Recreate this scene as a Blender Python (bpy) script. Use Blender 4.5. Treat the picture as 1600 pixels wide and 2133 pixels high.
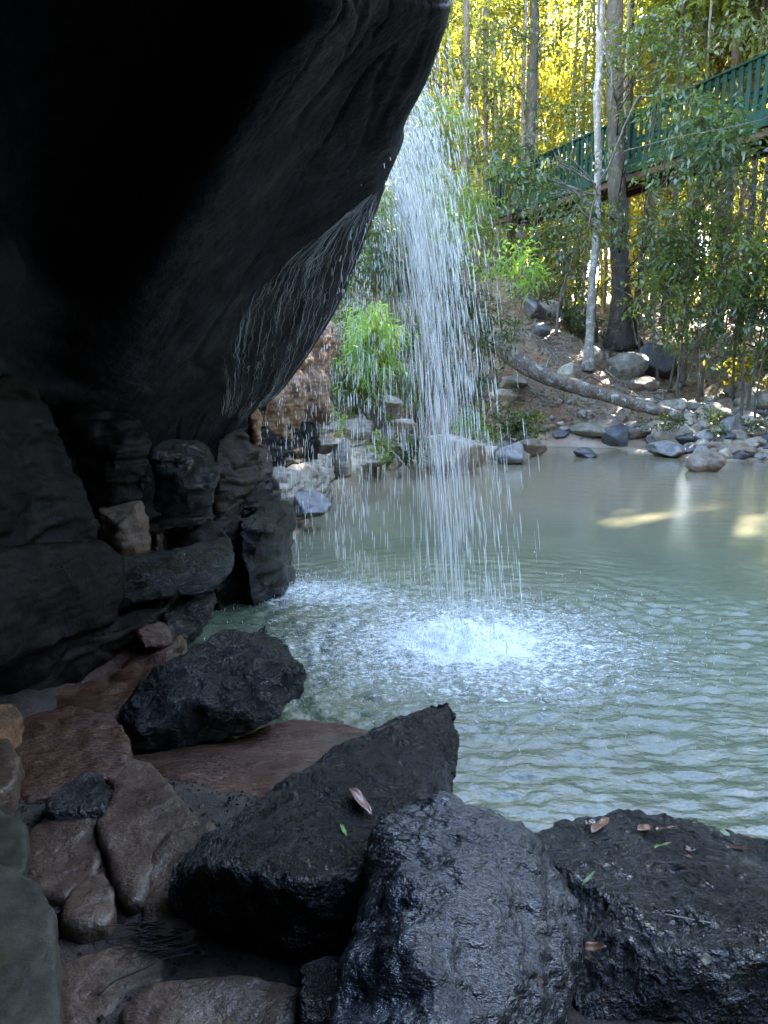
import bpy, bmesh, math, random
import numpy as np
from mathutils import Vector, Matrix
from mathutils.bvhtree import BVHTree

for _o in list(bpy.data.objects):
    bpy.data.objects.remove(_o)
SC = bpy.context.scene
COL = SC.collection
R = math.radians

# ------------------------------------------------------------------ camera
CAM_Z, FPX, PITCH = 1.9, 1640.0, R(11.25)
cam_data = bpy.data.cameras.new("camera")
cam_data.sensor_fit = 'VERTICAL'
cam_data.sensor_height = 36.0
cam_data.sensor_width = 27.0
cam_data.lens = FPX / 2133.0 * 36.0
cam_data.clip_start = 0.05
cam_data.clip_end = 1000.0
cam = bpy.data.objects.new("camera", cam_data)
cam.location = (0, 0, CAM_Z)
cam.rotation_euler = (math.pi / 2 - PITCH, 0, 0)
COL.objects.link(cam)
SC.camera = cam

# ------------------------------------------------------------------ light
SUN_AZ, SUN_EL = 42.0, 31.0            # clockwise from +Y, above the horizon
SUN = Vector((math.sin(R(SUN_AZ)) * math.cos(R(SUN_EL)), math.cos(R(SUN_AZ)) * math.cos(R(SUN_EL)), math.sin(R(SUN_EL))))
world = bpy.data.worlds.new("World")
SC.world = world
world.use_nodes = True
_wt = world.node_tree
_wt.nodes.clear()
_sky = _wt.nodes.new('ShaderNodeTexSky')
_sky.sky_type = 'NISHITA'
_sky.sun_disc = False
_sky.sun_elevation = R(SUN_EL)
_sky.sun_rotation = R(SUN_AZ)
_sky.altitude = 50
_sky.air_density = 1.0
_sky.dust_density = 0.4
_sky.ozone_density = 1.1
_bg = _wt.nodes.new('ShaderNodeBackground')
_bg.inputs['Strength'].default_value = 0.15
_out = _wt.nodes.new('ShaderNodeOutputWorld')
_wt.links.new(_sky.outputs[0], _bg.inputs[0])
_wt.links.new(_bg.outputs[0], _out.inputs[0])

sun_data = bpy.data.lights.new("sun", 'SUN')
sun_data.energy = 5.0
sun_data.angle = R(0.53)
sun_data.color = (1.0, 0.93, 0.80)
sun = bpy.data.objects.new("sun", sun_data)
sun.location = SUN * 60
sun.rotation_euler = SUN.to_track_quat('Z', 'Y').to_euler()
COL.objects.link(sun)

SC.view_settings.view_transform = 'Standard'
SC.view_settings.look = 'None'
SC.view_settings.exposure = 4.35
SC.view_settings.gamma = 1.0
SC.render.engine = 'CYCLES'
SC.cycles.transparent_max_bounces = 24
SC.cycles.max_bounces = 7
SC.cycles.diffuse_bounces = 4
SC.cycles.glossy_bounces = 3
SC.cycles.transmission_bounces = 4
SC.cycles.sample_clamp_indirect = 8.0
SC.cycles.caustics_reflective = False
SC.cycles.caustics_refractive = False

# ------------------------------------------------------------------ pixel -> world
def ray(px, py):
    a = (px - 800.0) / FPX
    b = (1066.5 - py) / FPX
    c, s = math.cos(PITCH), math.sin(PITCH)
    return Vector((a, c + b * s, -s + b * c))

def P(px, py, Y=None, z=None):
    d = ray(px, py)
    t = (z - CAM_Z) / d.z if z is not None else Y / d.y
    return Vector((d.x * t, d.y * t, CAM_Z + d.z * t))

# ------------------------------------------------------------------ numpy noise
_rs = np.random.RandomState(7)
_perm = _rs.permutation(256).astype(np.int64)
_perm = np.concatenate([_perm, _perm, _perm])
_grad = _rs.normal(size=(256, 3))
_grad /= np.linalg.norm(_grad, axis=1)[:, None]

def pn(p, seed=0):
    p = np.asarray(p, dtype=np.float64) + np.array([seed * 17.31, seed * 9.77, seed * 5.13])
    i = np.floor(p).astype(np.int64)
    f = p - i
    u = f * f * f * (f * (f * 6 - 15) + 10)
    i &= 255
    out = 0
    for dx in (0, 1):
        wx = u[:, 0] if dx else 1 - u[:, 0]
        for dy in (0, 1):
            wy = u[:, 1] if dy else 1 - u[:, 1]
            for dz in (0, 1):
                wz = u[:, 2] if dz else 1 - u[:, 2]
                h = _perm[_perm[_perm[(i[:, 0] + dx) & 255] + ((i[:, 1] + dy) & 255)] + ((i[:, 2] + dz) & 255)]
                g = _grad[h]
                out = out + wx * wy * wz * (g[:, 0] * (f[:, 0] - dx) + g[:, 1] * (f[:, 1] - dy) + g[:, 2] * (f[:, 2] - dz))
    return out * 1.6

def fbm(p, oct=4, seed=0, gain=0.5, ridged=False):
    p = np.asarray(p, dtype=np.float64)
    a, out = 1.0, 0.0
    for k in range(oct):
        n = pn(p, seed + k)
        if ridged:
            n = 1 - 2 * np.abs(n) - 0.5
        out = out + a * n
        a *= gain
        p = p * 2.03
    return out

def sstep(a, b, x):
    t = np.clip((x - a) / (b - a), 0, 1)
    return t * t * (3 - 2 * t)

# ------------------------------------------------------------------ object helpers
def make_mesh(name, V, faces=None, F=None, sizes=None, smooth=True):
    """V (n,3); faces list of tuples, or F flat int array with constant size `sizes`."""
    me = bpy.data.meshes.new(name)
    V = np.asarray(V, dtype=np.float32)
    if faces is not None:
        me.from_pydata(V.tolist(), [], faces)
    else:
        F = np.asarray(F, dtype=np.int32)
        n, k = F.shape
        me.vertices.add(len(V))
        me.vertices.foreach_set("co", V.ravel())
        me.loops.add(n * k)
        me.loops.foreach_set("vertex_index", F.ravel())
        me.polygons.add(n)
        me.polygons.foreach_set("loop_start", np.arange(0, n * k, k, dtype=np.int32))
        me.polygons.foreach_set("loop_total", np.full(n, k, dtype=np.int32))
        me.update(calc_edges=True)
    if faces is not None: me.validate()
    if smooth:
        me.polygons.foreach_set("use_smooth", np.ones(len(me.polygons), dtype=bool))
    return me

def link(name, me, mat=None, parent=None, loc=None):
    o = bpy.data.objects.new(name, me)
    COL.objects.link(o)
    if mat is not None and me is not None:
        me.materials.clear()
        me.materials.append(mat)
    if loc is not None:
        o.location = loc
    if parent is not None:
        o.parent = parent
    return o

def recenter(o, base=True):
    """Put the origin of a mesh object at its base centre."""
    me = o.data
    n = len(me.vertices)
    a = np.empty(n * 3, dtype=np.float32)
    me.vertices.foreach_get("co", a)
    a = a.reshape(-1, 3)
    c = (a.min(0) + a.max(0)) / 2
    if base:
        c[2] = a[:, 2].min()
    me.vertices.foreach_set("co", (a - c).ravel())
    me.update()
    o.location = Vector(c.tolist())
    return o

def tag(o, label=None, cat=None, group=None, kind=None):
    if label: o['label'] = label
    if cat: o['category'] = cat
    if group: o['group'] = group
    if kind: o['kind'] = kind
    return o

def empty(name, loc, label=None, cat=None, group=None, kind=None):
    o = bpy.data.objects.new(name, None)
    o.empty_display_size = 0.2
    COL.objects.link(o)
    o.location = loc
    return tag(o, label, cat, group, kind)

def adopt(o, parent):
    """parent o keeping its world place (parents carry translation only)."""
    o.parent = parent
    o.location = Vector(o.location) - Vector(parent.location)
    return o

def get_co(me):
    a = np.empty(len(me.vertices) * 3, dtype=np.float32)
    me.vertices.foreach_get("co", a)
    return a.reshape(-1, 3).astype(np.float64)

def get_no(me):
    me.update()
    a = np.empty(len(me.vertices) * 3, dtype=np.float32)
    me.vertex_normals.foreach_get("vector", a)
    return a.reshape(-1, 3).astype(np.float64)

def set_co(me, a):
    me.vertices.foreach_set("co", np.asarray(a, dtype=np.float32).ravel())
    me.update()

def lap_smooth(me, iters, f=0.5):
    if iters <= 0: return
    e = np.empty(len(me.edges) * 2, dtype=np.int32)
    me.edges.foreach_get("vertices", e)
    e = e.reshape(-1, 2)
    co = get_co(me)
    n = len(co)
    deg = np.bincount(e.ravel(), minlength=n).astype(float)[:, None]
    for _ in range(iters):
        s = np.zeros_like(co)
        for k in range(3):
            s[:, k] = np.bincount(e[:, 0], co[e[:, 1], k], n) + np.bincount(e[:, 1], co[e[:, 0], k], n)
        co += f * (s / np.maximum(deg, 1) - co)
    set_co(me, co)

def voxel(me, size):
    o = bpy.data.objects.new("tmp", me)
    COL.objects.link(o)
    m = o.modifiers.new("r", 'REMESH')
    m.mode = 'VOXEL'
    m.voxel_size = size
    m.use_smooth_shade = True
    dg = bpy.context.evaluated_depsgraph_get()
    dg.update()
    out = bpy.data.meshes.new_from_object(o.evaluated_get(dg))
    bpy.data.objects.remove(o)
    return out

def displace(me, disp, seed):
    """disp: list of (kind, scale, amp[, stretch])."""
    for k, d in enumerate(disp):
        kind, sc, amp = d[:3]
        st = np.array(d[3]) if len(d) > 3 else np.ones(3)
        co, no = get_co(me), get_no(me)
        q = co * sc * st
        if kind == 'n':
            v = fbm(q, 4, seed + 3 * k)
        elif kind == 'r':
            v = fbm(q, 4, seed + 3 * k, ridged=True)
        elif kind == 'c':      # chiselled: quantised noise gives facets and steps
            w = fbm(q, 2, seed + 3 * k) * 2.0
            v = (np.floor(w) + sstep(0.55, 1.0, w - np.floor(w))) / 2.0
        elif kind == 's':      # thin strata lines along z, wandering
            w = co[:, 2] * sc + 0.8 * fbm(co * 2.0, 3, seed + 5)
            fr = w - np.floor(w)
            v = -np.exp(-((fr - 0.5) / 0.16) ** 2) * (0.4 + 0.6 * sstep(-0.2, 0.4, fbm(co * 1.7, 2, seed + 9)))
        elif kind == 'p':      # pits
            v = -sstep(0.25, 0.55, fbm(q, 3, seed + 3 * k))
        co += no * (v * amp)[:, None]
        set_co(me, co)

def hull_mesh(pts):
    bm = bmesh.new()
    for p in pts:
        bm.verts.new(p)
    bmesh.ops.convex_hull(bm, input=bm.verts, use_existing_faces=False)
    loose = [v for v in bm.verts if not v.link_faces]
    bmesh.ops.delete(bm, geom=loose, context='VERTS')
    bmesh.ops.recalc_face_normals(bm, faces=bm.faces)
    me = bpy.data.meshes.new("h")
    bm.to_mesh(me)
    bm.free()
    return me

def finish(name, me, vox, smooth, disp, mat, seed, parent=None):
    me2 = voxel(me, vox)
    lap_smooth(me2, smooth)
    displace(me2, disp, seed)
    me2.polygons.foreach_set("use_smooth", np.ones(len(me2.polygons), dtype=bool))
    me2.name = name
    o = link(name, me2, mat)
    recenter(o)
    if parent is not None:
        adopt(o, parent)
    return o

def hull_rock(name, front, back=0.4, shrink=0.8, drop=None, vox=0.012, smooth=3, disp=(), mat=None, seed=1, parent=None, extra=(), grow=1.0):
    """front: [(px,py,Y)] the points seen; the unseen back is the outline pushed away."""
    W = [P(a, b, c) for a, b, c in front]
    c = sum(W, Vector()) / len(W)
    W = [c + (w - c) * grow for w in W]
    pts = list(W)
    eye = Vector((0, 0, CAM_Z))
    for w in W:
        q = c + (w - c) * shrink
        pts.append(eye + (q - eye) * (1 + back / (q - eye).length))
    if drop is not None:
        for w in W:
            q = c + (w - c) * 0.85
            pts.append(Vector((q.x, q.y + back * 0.25, drop)))
    pts += [Vector(e) for e in extra]
    return finish(name, hull_mesh(pts), vox, smooth, disp, mat, seed, parent)

def slab_rock(name, outline, ztop, zbot, vox=0.012, smooth=6, disp=(), mat=None, seed=1, parent=None, tilt=(0, 0), flare=1.06, grow=1.0):
    """a flat-topped stone: outline on its top face, in pixels, made solid down to zbot"""
    W = [P(a, b, z=ztop) for a, b in outline]
    c = sum(W, Vector()) / len(W)
    W = [c + (w - c) * grow for w in W]
    top = [Vector((w.x, w.y, ztop + tilt[0] * (w.x - c.x) + tilt[1] * (w.y - c.y))) for w in W]
    bot = [Vector((c.x + (w.x - c.x) * flare, c.y + (w.y - c.y) * flare, zbot)) for w in W]
    n = len(W)
    bm = bmesh.new()
    tv = [bm.verts.new(v) for v in top]
    bv = [bm.verts.new(v) for v in bot]
    bm.faces.new(tv)
    bm.faces.new(bv[::-1])
    for i in range(n):
        j = (i + 1) % n
        bm.faces.new((tv[j], tv[i], bv[i], bv[j]))
    bmesh.ops.triangulate(bm, faces=bm.faces)
    bmesh.ops.recalc_face_normals(bm, faces=bm.faces)
    me = bpy.data.meshes.new("s")
    bm.to_mesh(me)
    bm.free()
    return finish(name, me, vox, smooth, disp, mat, seed, parent)

def tube_arrays(paths, sides=6, flat=False):
    """paths: list of (pts (k,3), radii (k,)); returns V, F quads"""
    Vs, Fs, off = [], [], 0
    for pts, rad in paths:
        pts = np.asarray(pts, float); rad = np.asarray(rad, float)
        k = len(pts)
        t = np.gradient(pts, axis=0)
        t /= np.linalg.norm(t, axis=1)[:, None] + 1e-9
        ref = np.array([0.0, 0.0, 1.0]) if abs(t[0, 2]) < 0.8 else np.array([1.0, 0.0, 0.0])
        u = np.cross(t, ref); u /= np.linalg.norm(u, axis=1)[:, None] + 1e-9
        w = np.cross(t, u)
        ang = np.linspace(0, 2 * np.pi, sides, endpoint=False)
        ring = pts[:, None, :] + rad[:, None, None] * (np.cos(ang)[None, :, None] * u[:, None, :] + np.sin(ang)[None, :, None] * w[:, None, :])
        Vs.append(ring.reshape(-1, 3))
        i = np.arange(k - 1)[:, None] * sides
        j = np.arange(sides)[None, :]
        j2 = (j + 1) % sides
        F = np.stack([off + i + j, off + i + j2, off + i + sides + j2, off + i + sides + j], -1).reshape(-1, 4)
        Fs.append(F)
        # caps (pinch)
        off += k * sides
    return np.concatenate(Vs), np.concatenate(Fs)

def capped(pts, rad):
    pts = [Vector(p) for p in pts]
    rad = list(rad)
    a = pts[0] - (pts[1] - pts[0]).normalized() * 0.002
    b = pts[-1] + (pts[-1] - pts[-2]).normalized() * 0.002
    return [tuple(a)] + [tuple(p) for p in pts] + [tuple(b)], [1e-4] + rad + [1e-4]

def spline(pts, n):
    """Catmull-Rom through pts (k,d)"""
    pts = np.asarray(pts, float)
    k = len(pts)
    ext = np.vstack([2 * pts[0] - pts[1], pts, 2 * pts[-1] - pts[-2]])
    t = np.linspace(0, k - 1 - 1e-9, n)
    i = t.astype(int); f = (t - i)[:, None]
    p0, p1, p2, p3 = ext[i], ext[i + 1], ext[i + 2], ext[i + 3]
    return 0.5 * (2 * p1 + (p2 - p0) * f + (2 * p0 - 5 * p1 + 4 * p2 - p3) * f ** 2 + (3 * p1 - p0 - 3 * p2 + p3) * f ** 3)

# ------------------------------------------------------------------ materials
class NT:
    def __init__(self, name):
        self.m = bpy.data.materials.new(name)
        self.m.use_nodes = True
        self.t = self.m.node_tree
        self.t.nodes.clear()
        self.out = self.n('ShaderNodeOutputMaterial')
        self.geo = self.n('ShaderNodeNewGeometry')
        self.pos = self.geo.outputs['Position']
    def n(self, typ, **kw):
        nd = self.t.nodes.new(typ)
        for k, v in kw.items():
            setattr(nd, k, v)
        return nd
    def set(self, sock, v):
        if isinstance(v, bpy.types.NodeSocket):
            self.t.links.new(v, sock)
        elif isinstance(v, (tuple, list)) and len(v) == 3 and sock.type == 'RGBA':
            sock.default_value = (*v, 1)
        else:
            sock.default_value = v
    def noise(self, vec, scale, detail=4, rough=0.55, dist=0.0, out='Fac'):
        nd = self.n('ShaderNodeTexNoise')
        self.set(nd.inputs['Vector'], vec)
        nd.inputs['Scale'].default_value = scale
        nd.inputs['Detail'].default_value = detail
        nd.inputs['Roughness'].default_value = rough
        nd.inputs['Distortion'].default_value = dist
        return nd.outputs[out]
    def voro(self, vec, scale, feature='F1', out='Distance'):
        nd = self.n('ShaderNodeTexVoronoi', feature=feature)
        self.set(nd.inputs['Vector'], vec)
        nd.inputs['Scale'].default_value = scale
        return nd.outputs[out]
    def mapv(self, vec, scale=(1, 1, 1), rot=(0, 0, 0)):
        nd = self.n('ShaderNodeMapping')
        self.set(nd.inputs['Vector'], vec)
        nd.inputs['Scale'].default_value = scale
        nd.inputs['Rotation'].default_value = rot
        return nd.outputs[0]
    def ramp(self, fac, stops, interp='LINEAR'):
        nd = self.n('ShaderNodeValToRGB')
        nd.color_ramp.interpolation = interp
        cr = nd.color_ramp
        while len(cr.elements) < len(stops):
            cr.elements.new(0.5)
        for e, (p, c) in zip(cr.elements, stops):
            e.position = p
            e.color = (*c, 1) if isinstance(c, (tuple, list)) else (c, c, c, 1)
        self.set(nd.inputs[0], fac)
        return nd.outputs[0]
    def rng(self, v, a, b, c=0.0, d=1.0):
        nd = self.n('ShaderNodeMapRange')
        nd.interpolation_type = 'SMOOTHSTEP'
        self.set(nd.inputs[0], v)
        for i, x in zip((1, 2, 3, 4), (a, b, c, d)):
            nd.inputs[i].default_value = x
        return nd.outputs[0]
    def math(self, op, a, b=0.0, c=None):
        nd = self.n('ShaderNodeMath', operation=op)
        self.set(nd.inputs[0], a)
        self.set(nd.inputs[1], b)
        if c is not None: self.set(nd.inputs[2], c)
        return nd.outputs[0]
    def mix(self, f, a, b, mode='MIX'):
        nd = self.n('ShaderNodeMix', data_type='RGBA', blend_type=mode)
        self.set(nd.inputs[0], f)
        self.set(nd.inputs[6], a)
        self.set(nd.inputs[7], b)
        return nd.outputs[2]
    def bump(self, h, dist, strength=1.0, normal=None):
        nd = self.n('ShaderNodeBump')
        self.set(nd.inputs['Height'], h)
        nd.inputs['Distance'].default_value = dist
        self.set(nd.inputs['Strength'], strength)
        if normal is not None: self.set(nd.inputs['Normal'], normal)
        return nd.outputs[0]
    def bsdf(self, color, rough=0.7, normal=None, spec=0.5, **kw):
        nd = self.n('ShaderNodeBsdfPrincipled')
        self.set(nd.inputs['Base Color'], color)
        self.set(nd.inputs['Roughness'], rough)
        self.set(nd.inputs['Specular IOR Level'], spec)
        if normal is not None: self.set(nd.inputs['Normal'], normal)
        for k, v in kw.items():
            self.set(nd.inputs[k.replace('_', ' ')], v)
        return nd.outputs[0]
    def sep(self, v):
        nd = self.n('ShaderNodeSeparateXYZ')
        self.set(nd.inputs[0], v)
        return nd.outputs
    def end(self, shader):
        self.t.links.new(shader, self.out.inputs[0])
        return self.m

def rock_mat(name, c1, c2, c3, rough=(0.35, 0.7), bump=0.02, scale=1.0, spots=None, moss=None, strata=0.0, grain=1.0, spec=0.5, wetness=0.0):
    t = NT(name)
    v = t.pos
    big = t.noise(v, 1.3 * scale, 5, 0.6, 0.6)
    mid = t.noise(v, 6 * scale, 6, 0.65)
    fine = t.noise(v, 38 * scale, 5, 0.7)
    vf = t.noise(v, 160 * scale, 3, 0.7)
    col = t.ramp(big, [(0.30, c1), (0.52, c2), (0.72, c3)])
    col = t.mix(t.rng(mid, 0.35, 0.7), t.mix(0.55, col, (0, 0, 0)), col)
    col = t.mix(t.rng(fine, 0.3, 0.75, 0.0, 0.45), t.mix(0.35, col, (0, 0, 0)), t.mix(0.25, col, c3))
    if spots:
        col = t.mix(t.rng(t.noise(v, 9 * scale, 4, 0.7), 0.6, 0.68), col, spots)
    if moss:
        mcol, mlo, mhi = moss
        col = t.mix(t.math('MULTIPLY', t.rng(t.noise(v, 2.2 * scale, 5, 0.7), mlo, mhi), 0.85), col, mcol)
    h = t.math('ADD', t.math('MULTIPLY', mid, 1.0), t.math('MULTIPLY', fine, 0.45 * grain))
    h = t.math('ADD', h, t.math('MULTIPLY', vf, 0.13 * grain))
    if strata:
        w = t.n('ShaderNodeTexWave', wave_type='BANDS', bands_direction='Z')
        t.set(w.inputs['Vector'], v)
        w.inputs['Scale'].default_value = 6.0
        w.inputs['Distortion'].default_value = 5.0
        w.inputs['Detail'].default_value = 4
        w.inputs['Detail Scale'].default_value = 1.5
        h = t.math('ADD', h, t.math('MULTIPLY', w.outputs['Fac'], strata))
        col = t.mix(t.math('MULTIPLY', t.rng(w.outputs['Fac'], 0.0, 0.45, 1.0, 0.0), 0.4), col, t.mix(0.6, col, (0.02, 0.014, 0.01)))
    nrm = t.bump(h, bump)
    rg = t.rng(t.noise(v, 3.1 * scale, 4, 0.6), 0.35, 0.65, rough[0], rough[1])
    kw = {}
    if wetness:
        kw = dict(Coat_Weight=t.rng(t.noise(v, 4.3 * scale, 3, 0.6), 0.4, 0.62, wetness * 0.2, wetness), Coat_Roughness=0.12, Coat_Normal=nrm)
    return t.end(t.bsdf(col, rg, nrm, spec, **kw))

def leaf_mat(name, ca, cb, trans, tw=0.45, rough=0.35):
    t = NT(name)
    rnd = t.geo.outputs['Random Per Island']
    oi = t.n('ShaderNodeObjectInfo')
    col = t.mix(rnd, ca, cb)
    big = t.noise(t.pos, 0.8, 3, 0.6)
    col = t.mix(t.rng(big, 0.4, 0.62, 0.0, 0.4), col, t.mix(0.5, col, (0.16, 0.17, 0.03)))
    tc = t.mix(oi.outputs['Random'], trans, t.mix(0.35, trans, (0.65, 0.55, 0.06)))
    tc = t.mix(t.math('MULTIPLY', rnd, 0.5), tc, t.mix(0.5, tc, (0.10, 0.22, 0.03)))
    tr = t.n('ShaderNodeBsdfTranslucent')
    t.set(tr.inputs['Color'], tc)
    mx = t.n('ShaderNodeMixShader')
    mx.inputs[0].default_value = tw
    t.t.links.new(t.bsdf(col, rough, None, 0.5), mx.inputs[1])
    t.t.links.new(tr.outputs[0], mx.inputs[2])
    return t.end(mx.outputs[0])

def bark_mat(name, c1, c2, c3, sc=1.0, patch=0.5):
    t = NT(name)
    v = t.mapv(t.pos, (1, 1, 0.35))
    a = t.noise(v, 9 * sc, 5, 0.7)
    b = t.noise(t.pos, 5 * sc, 4, 0.7, 0.5)
    f = t.noise(v, 55 * sc, 4, 0.7)
    col = t.mix(t.rng(a, 0.35, 0.65), c1, c2)
    col = t.mix(t.rng(b, 0.62 - 0.14 * patch, 0.72 - 0.1 * patch), col, c3)
    col = t.mix(t.rng(f, 0.35, 0.6, 0.85, 0.0), col, t.mix(0.75, col, (0.01, 0.01, 0.01)))
    h = t.math('ADD', t.math('MULTIPLY', a, 1.0), t.math('MULTIPLY', f, 0.4))
    return t.end(t.bsdf(col, 0.8, t.bump(h, 0.035), 0.3))

def plain_mat(name, c1, c2, rough=0.6, sc=8, bump=0.003, spec=0.4):
    t = NT(name)
    n = t.noise(t.pos, sc, 5, 0.65)
    return t.end(t.bsdf(t.mix(t.rng(n, 0.35, 0.65), c1, c2), rough, t.bump(t.noise(t.pos, sc * 5, 4, 0.7), bump), spec))
# ================================================================== materials
M_CLIFF = rock_mat("dark_basalt_ceiling", (0.0219, 0.0226, 0.0277), (0.0327, 0.0332, 0.0397), (0.0491, 0.0477, 0.0517), (0.55, 0.8), 0.02, 1.0, grain=1.3, spec=0.12)
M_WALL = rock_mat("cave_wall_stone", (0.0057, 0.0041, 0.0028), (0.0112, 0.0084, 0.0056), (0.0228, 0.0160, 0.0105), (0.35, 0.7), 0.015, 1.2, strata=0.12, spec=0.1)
M_WALLWET = rock_mat("wet_wall_stone", (0.0046, 0.0042, 0.0038), (0.0092, 0.0084, 0.0067), (0.0168, 0.0151, 0.0109), (0.12, 0.35), 0.02, 1.6, moss=((0.03, 0.034, 0.010), 0.45, 0.62), strata=0.15, spec=0.2, wetness=0.55)
M_BROWNW = rock_mat("brown_wall_stone", (0.0200, 0.0120, 0.0070), (0.0440, 0.0263, 0.0147), (0.0680, 0.0431, 0.0245), (0.35, 0.7), 0.02, 1.4, strata=0.15, spec=0.2)
M_ORANGE = rock_mat("sunlit_orange_stone", (0.1750, 0.0750, 0.0240), (0.3750, 0.1800, 0.0675), (0.5000, 0.2700, 0.1125), (0.5, 0.8), 0.03, 1.8, strata=0.15)  # orange sunlight on the buttress and column is put into this colour
M_ORANGED = rock_mat("orange_lit_stone", (0.0630, 0.0315, 0.0151), (0.1260, 0.0693, 0.0328), (0.2142, 0.1260, 0.0630), (0.35, 0.6), 0.02, 1.8, strata=0.15)  # orange light on the pillar foot is put into this stone colour
M_SANDST = rock_mat("grey_sandstone", (0.2040, 0.1566, 0.1050), (0.3360, 0.2675, 0.1875), (0.5039, 0.4132, 0.3094), (0.45, 0.75), 0.025, 1.2, moss=((0.05, 0.07, 0.02), 0.56, 0.68), strata=0.12)
M_BLACK = rock_mat("black_vesicular_rock", (0.0011, 0.0011, 0.0014), (0.0023, 0.0023, 0.0025), (0.0054, 0.0052, 0.0052), (0.25, 0.6), 0.028, 2.4, grain=1.8, spec=0.1, wetness=0.22)
M_GREYB = rock_mat("grey_wet_boulder", (0.0098, 0.0091, 0.0098), (0.0182, 0.0175, 0.0182), (0.0294, 0.0280, 0.0287), (0.22, 0.42), 0.018, 1.8, moss=((0.018, 0.026, 0.008), 0.60, 0.70), grain=1.4, spec=0.3, wetness=0.35)
M_DARKWET = rock_mat("dark_glossy_boulder", (0.0039, 0.0033, 0.0033), (0.0072, 0.0060, 0.0060), (0.0143, 0.0116, 0.0110), (0.12, 0.32), 0.024, 2.2, grain=1.2, spec=0.15, wetness=0.5)
M_SLAB = rock_mat("brown_paving_stone", (0.0450, 0.0277, 0.0174), (0.0676, 0.0434, 0.0291), (0.0976, 0.0656, 0.0465), (0.38, 0.6), 0.008, 1.5, grain=0.8, spec=0.2)
M_SLABWET = rock_mat("wet_brown_slab", (0.0352, 0.0173, 0.0102), (0.0640, 0.0346, 0.0205), (0.0960, 0.0547, 0.0346), (0.1, 0.3), 0.008, 1.5, grain=0.8, spec=0.2, wetness=0.5)
M_SLABG = rock_mat("greenish_grey_stone", (0.0417, 0.0403, 0.0278), (0.0697, 0.0654, 0.0466), (0.1044, 0.0975, 0.0717), (0.5, 0.75), 0.008, 1.2, moss=((0.028, 0.030, 0.012), 0.5, 0.65), grain=0.8, spec=0.2)
def wet_mat(name, c1, c2, c3, rough=(0.16, 0.34), bump=0.02, scale=1.0, spec=0.5, moss=None, aniso=(1, 1, 1)):
    """wet rough rock: near-black body, the sky caught on a finely broken, shiny surface"""
    t = NT(name)
    v = t.mapv(t.pos, aniso)
    big = t.noise(v, 1.7 * scale, 4, 0.6, 0.4)
    mid = t.noise(v, 9 * scale, 5, 0.62, 0.3)
    fine = t.noise(v, 46 * scale, 4, 0.65)
    vf = t.noise(v, 150 * scale, 3, 0.65)
    pits = t.voro(v, 30 * scale)
    col = t.ramp(big, [(0.32, c1), (0.52, c2), (0.70, c3)])
    col = t.mix(t.rng(fine, 0.35, 0.65, 0.5, 0.0), col, (0.002, 0.002, 0.002))
    if moss:
        col = t.mix(t.rng(t.noise(t.pos, 2.0, 5, 0.7), moss[1], moss[2]), col, moss[0])
    h = t.math('ADD', t.math('MULTIPLY', mid, 1.1), t.math('MULTIPLY', fine, 0.55))
    h = t.math('ADD', h, t.math('MULTIPLY', vf, 0.10))
    h = t.math('ADD', h, t.math('MULTIPLY', t.rng(pits, 0.0, 0.35), 0.12))
    nrm = t.bump(h, bump)
    dry = t.rng(t.noise(t.pos, 2.6 * scale, 4, 0.6), 0.42, 0.62)
    rg = t.rng(dry, 0, 1, rough[0], rough[1])
    sp = t.rng(dry, 0, 1, spec, spec * 0.55)
    return t.end(t.bsdf(col, rg, nrm, sp))
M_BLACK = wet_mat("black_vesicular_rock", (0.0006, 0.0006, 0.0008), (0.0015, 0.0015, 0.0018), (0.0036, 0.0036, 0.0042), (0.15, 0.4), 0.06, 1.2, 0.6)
M_GREYB = wet_mat("grey_wet_boulder", (0.014, 0.0145, 0.017), (0.030, 0.032, 0.039), (0.055, 0.059, 0.072), (0.20, 0.36), 0.04, 0.6, 0.62, ((0.006, 0.010, 0.003), 0.60, 0.70), (0.7, 1.3, 1.5))  # bluish tint puts cool sky light into the grey
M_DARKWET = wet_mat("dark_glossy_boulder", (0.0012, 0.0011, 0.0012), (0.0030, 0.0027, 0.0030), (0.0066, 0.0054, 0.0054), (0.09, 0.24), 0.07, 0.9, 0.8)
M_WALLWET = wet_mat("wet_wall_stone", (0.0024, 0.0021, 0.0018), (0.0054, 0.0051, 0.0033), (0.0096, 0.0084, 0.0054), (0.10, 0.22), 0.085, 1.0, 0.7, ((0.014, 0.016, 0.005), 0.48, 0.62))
M_SLAB = wet_mat("brown_paving_stone", (0.0536, 0.0347, 0.0226), (0.0832, 0.0546, 0.0366), (0.1234, 0.0856, 0.0593), (0.3, 0.5), 0.012, 1.1, 0.4)
M_SLABWET = wet_mat("wet_brown_slab", (0.0402, 0.0161, 0.0076), (0.0789, 0.0333, 0.0170), (0.1222, 0.0575, 0.0313), (0.12, 0.32), 0.018, 1.0, 0.5, None, (1, 2.2, 2))
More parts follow.
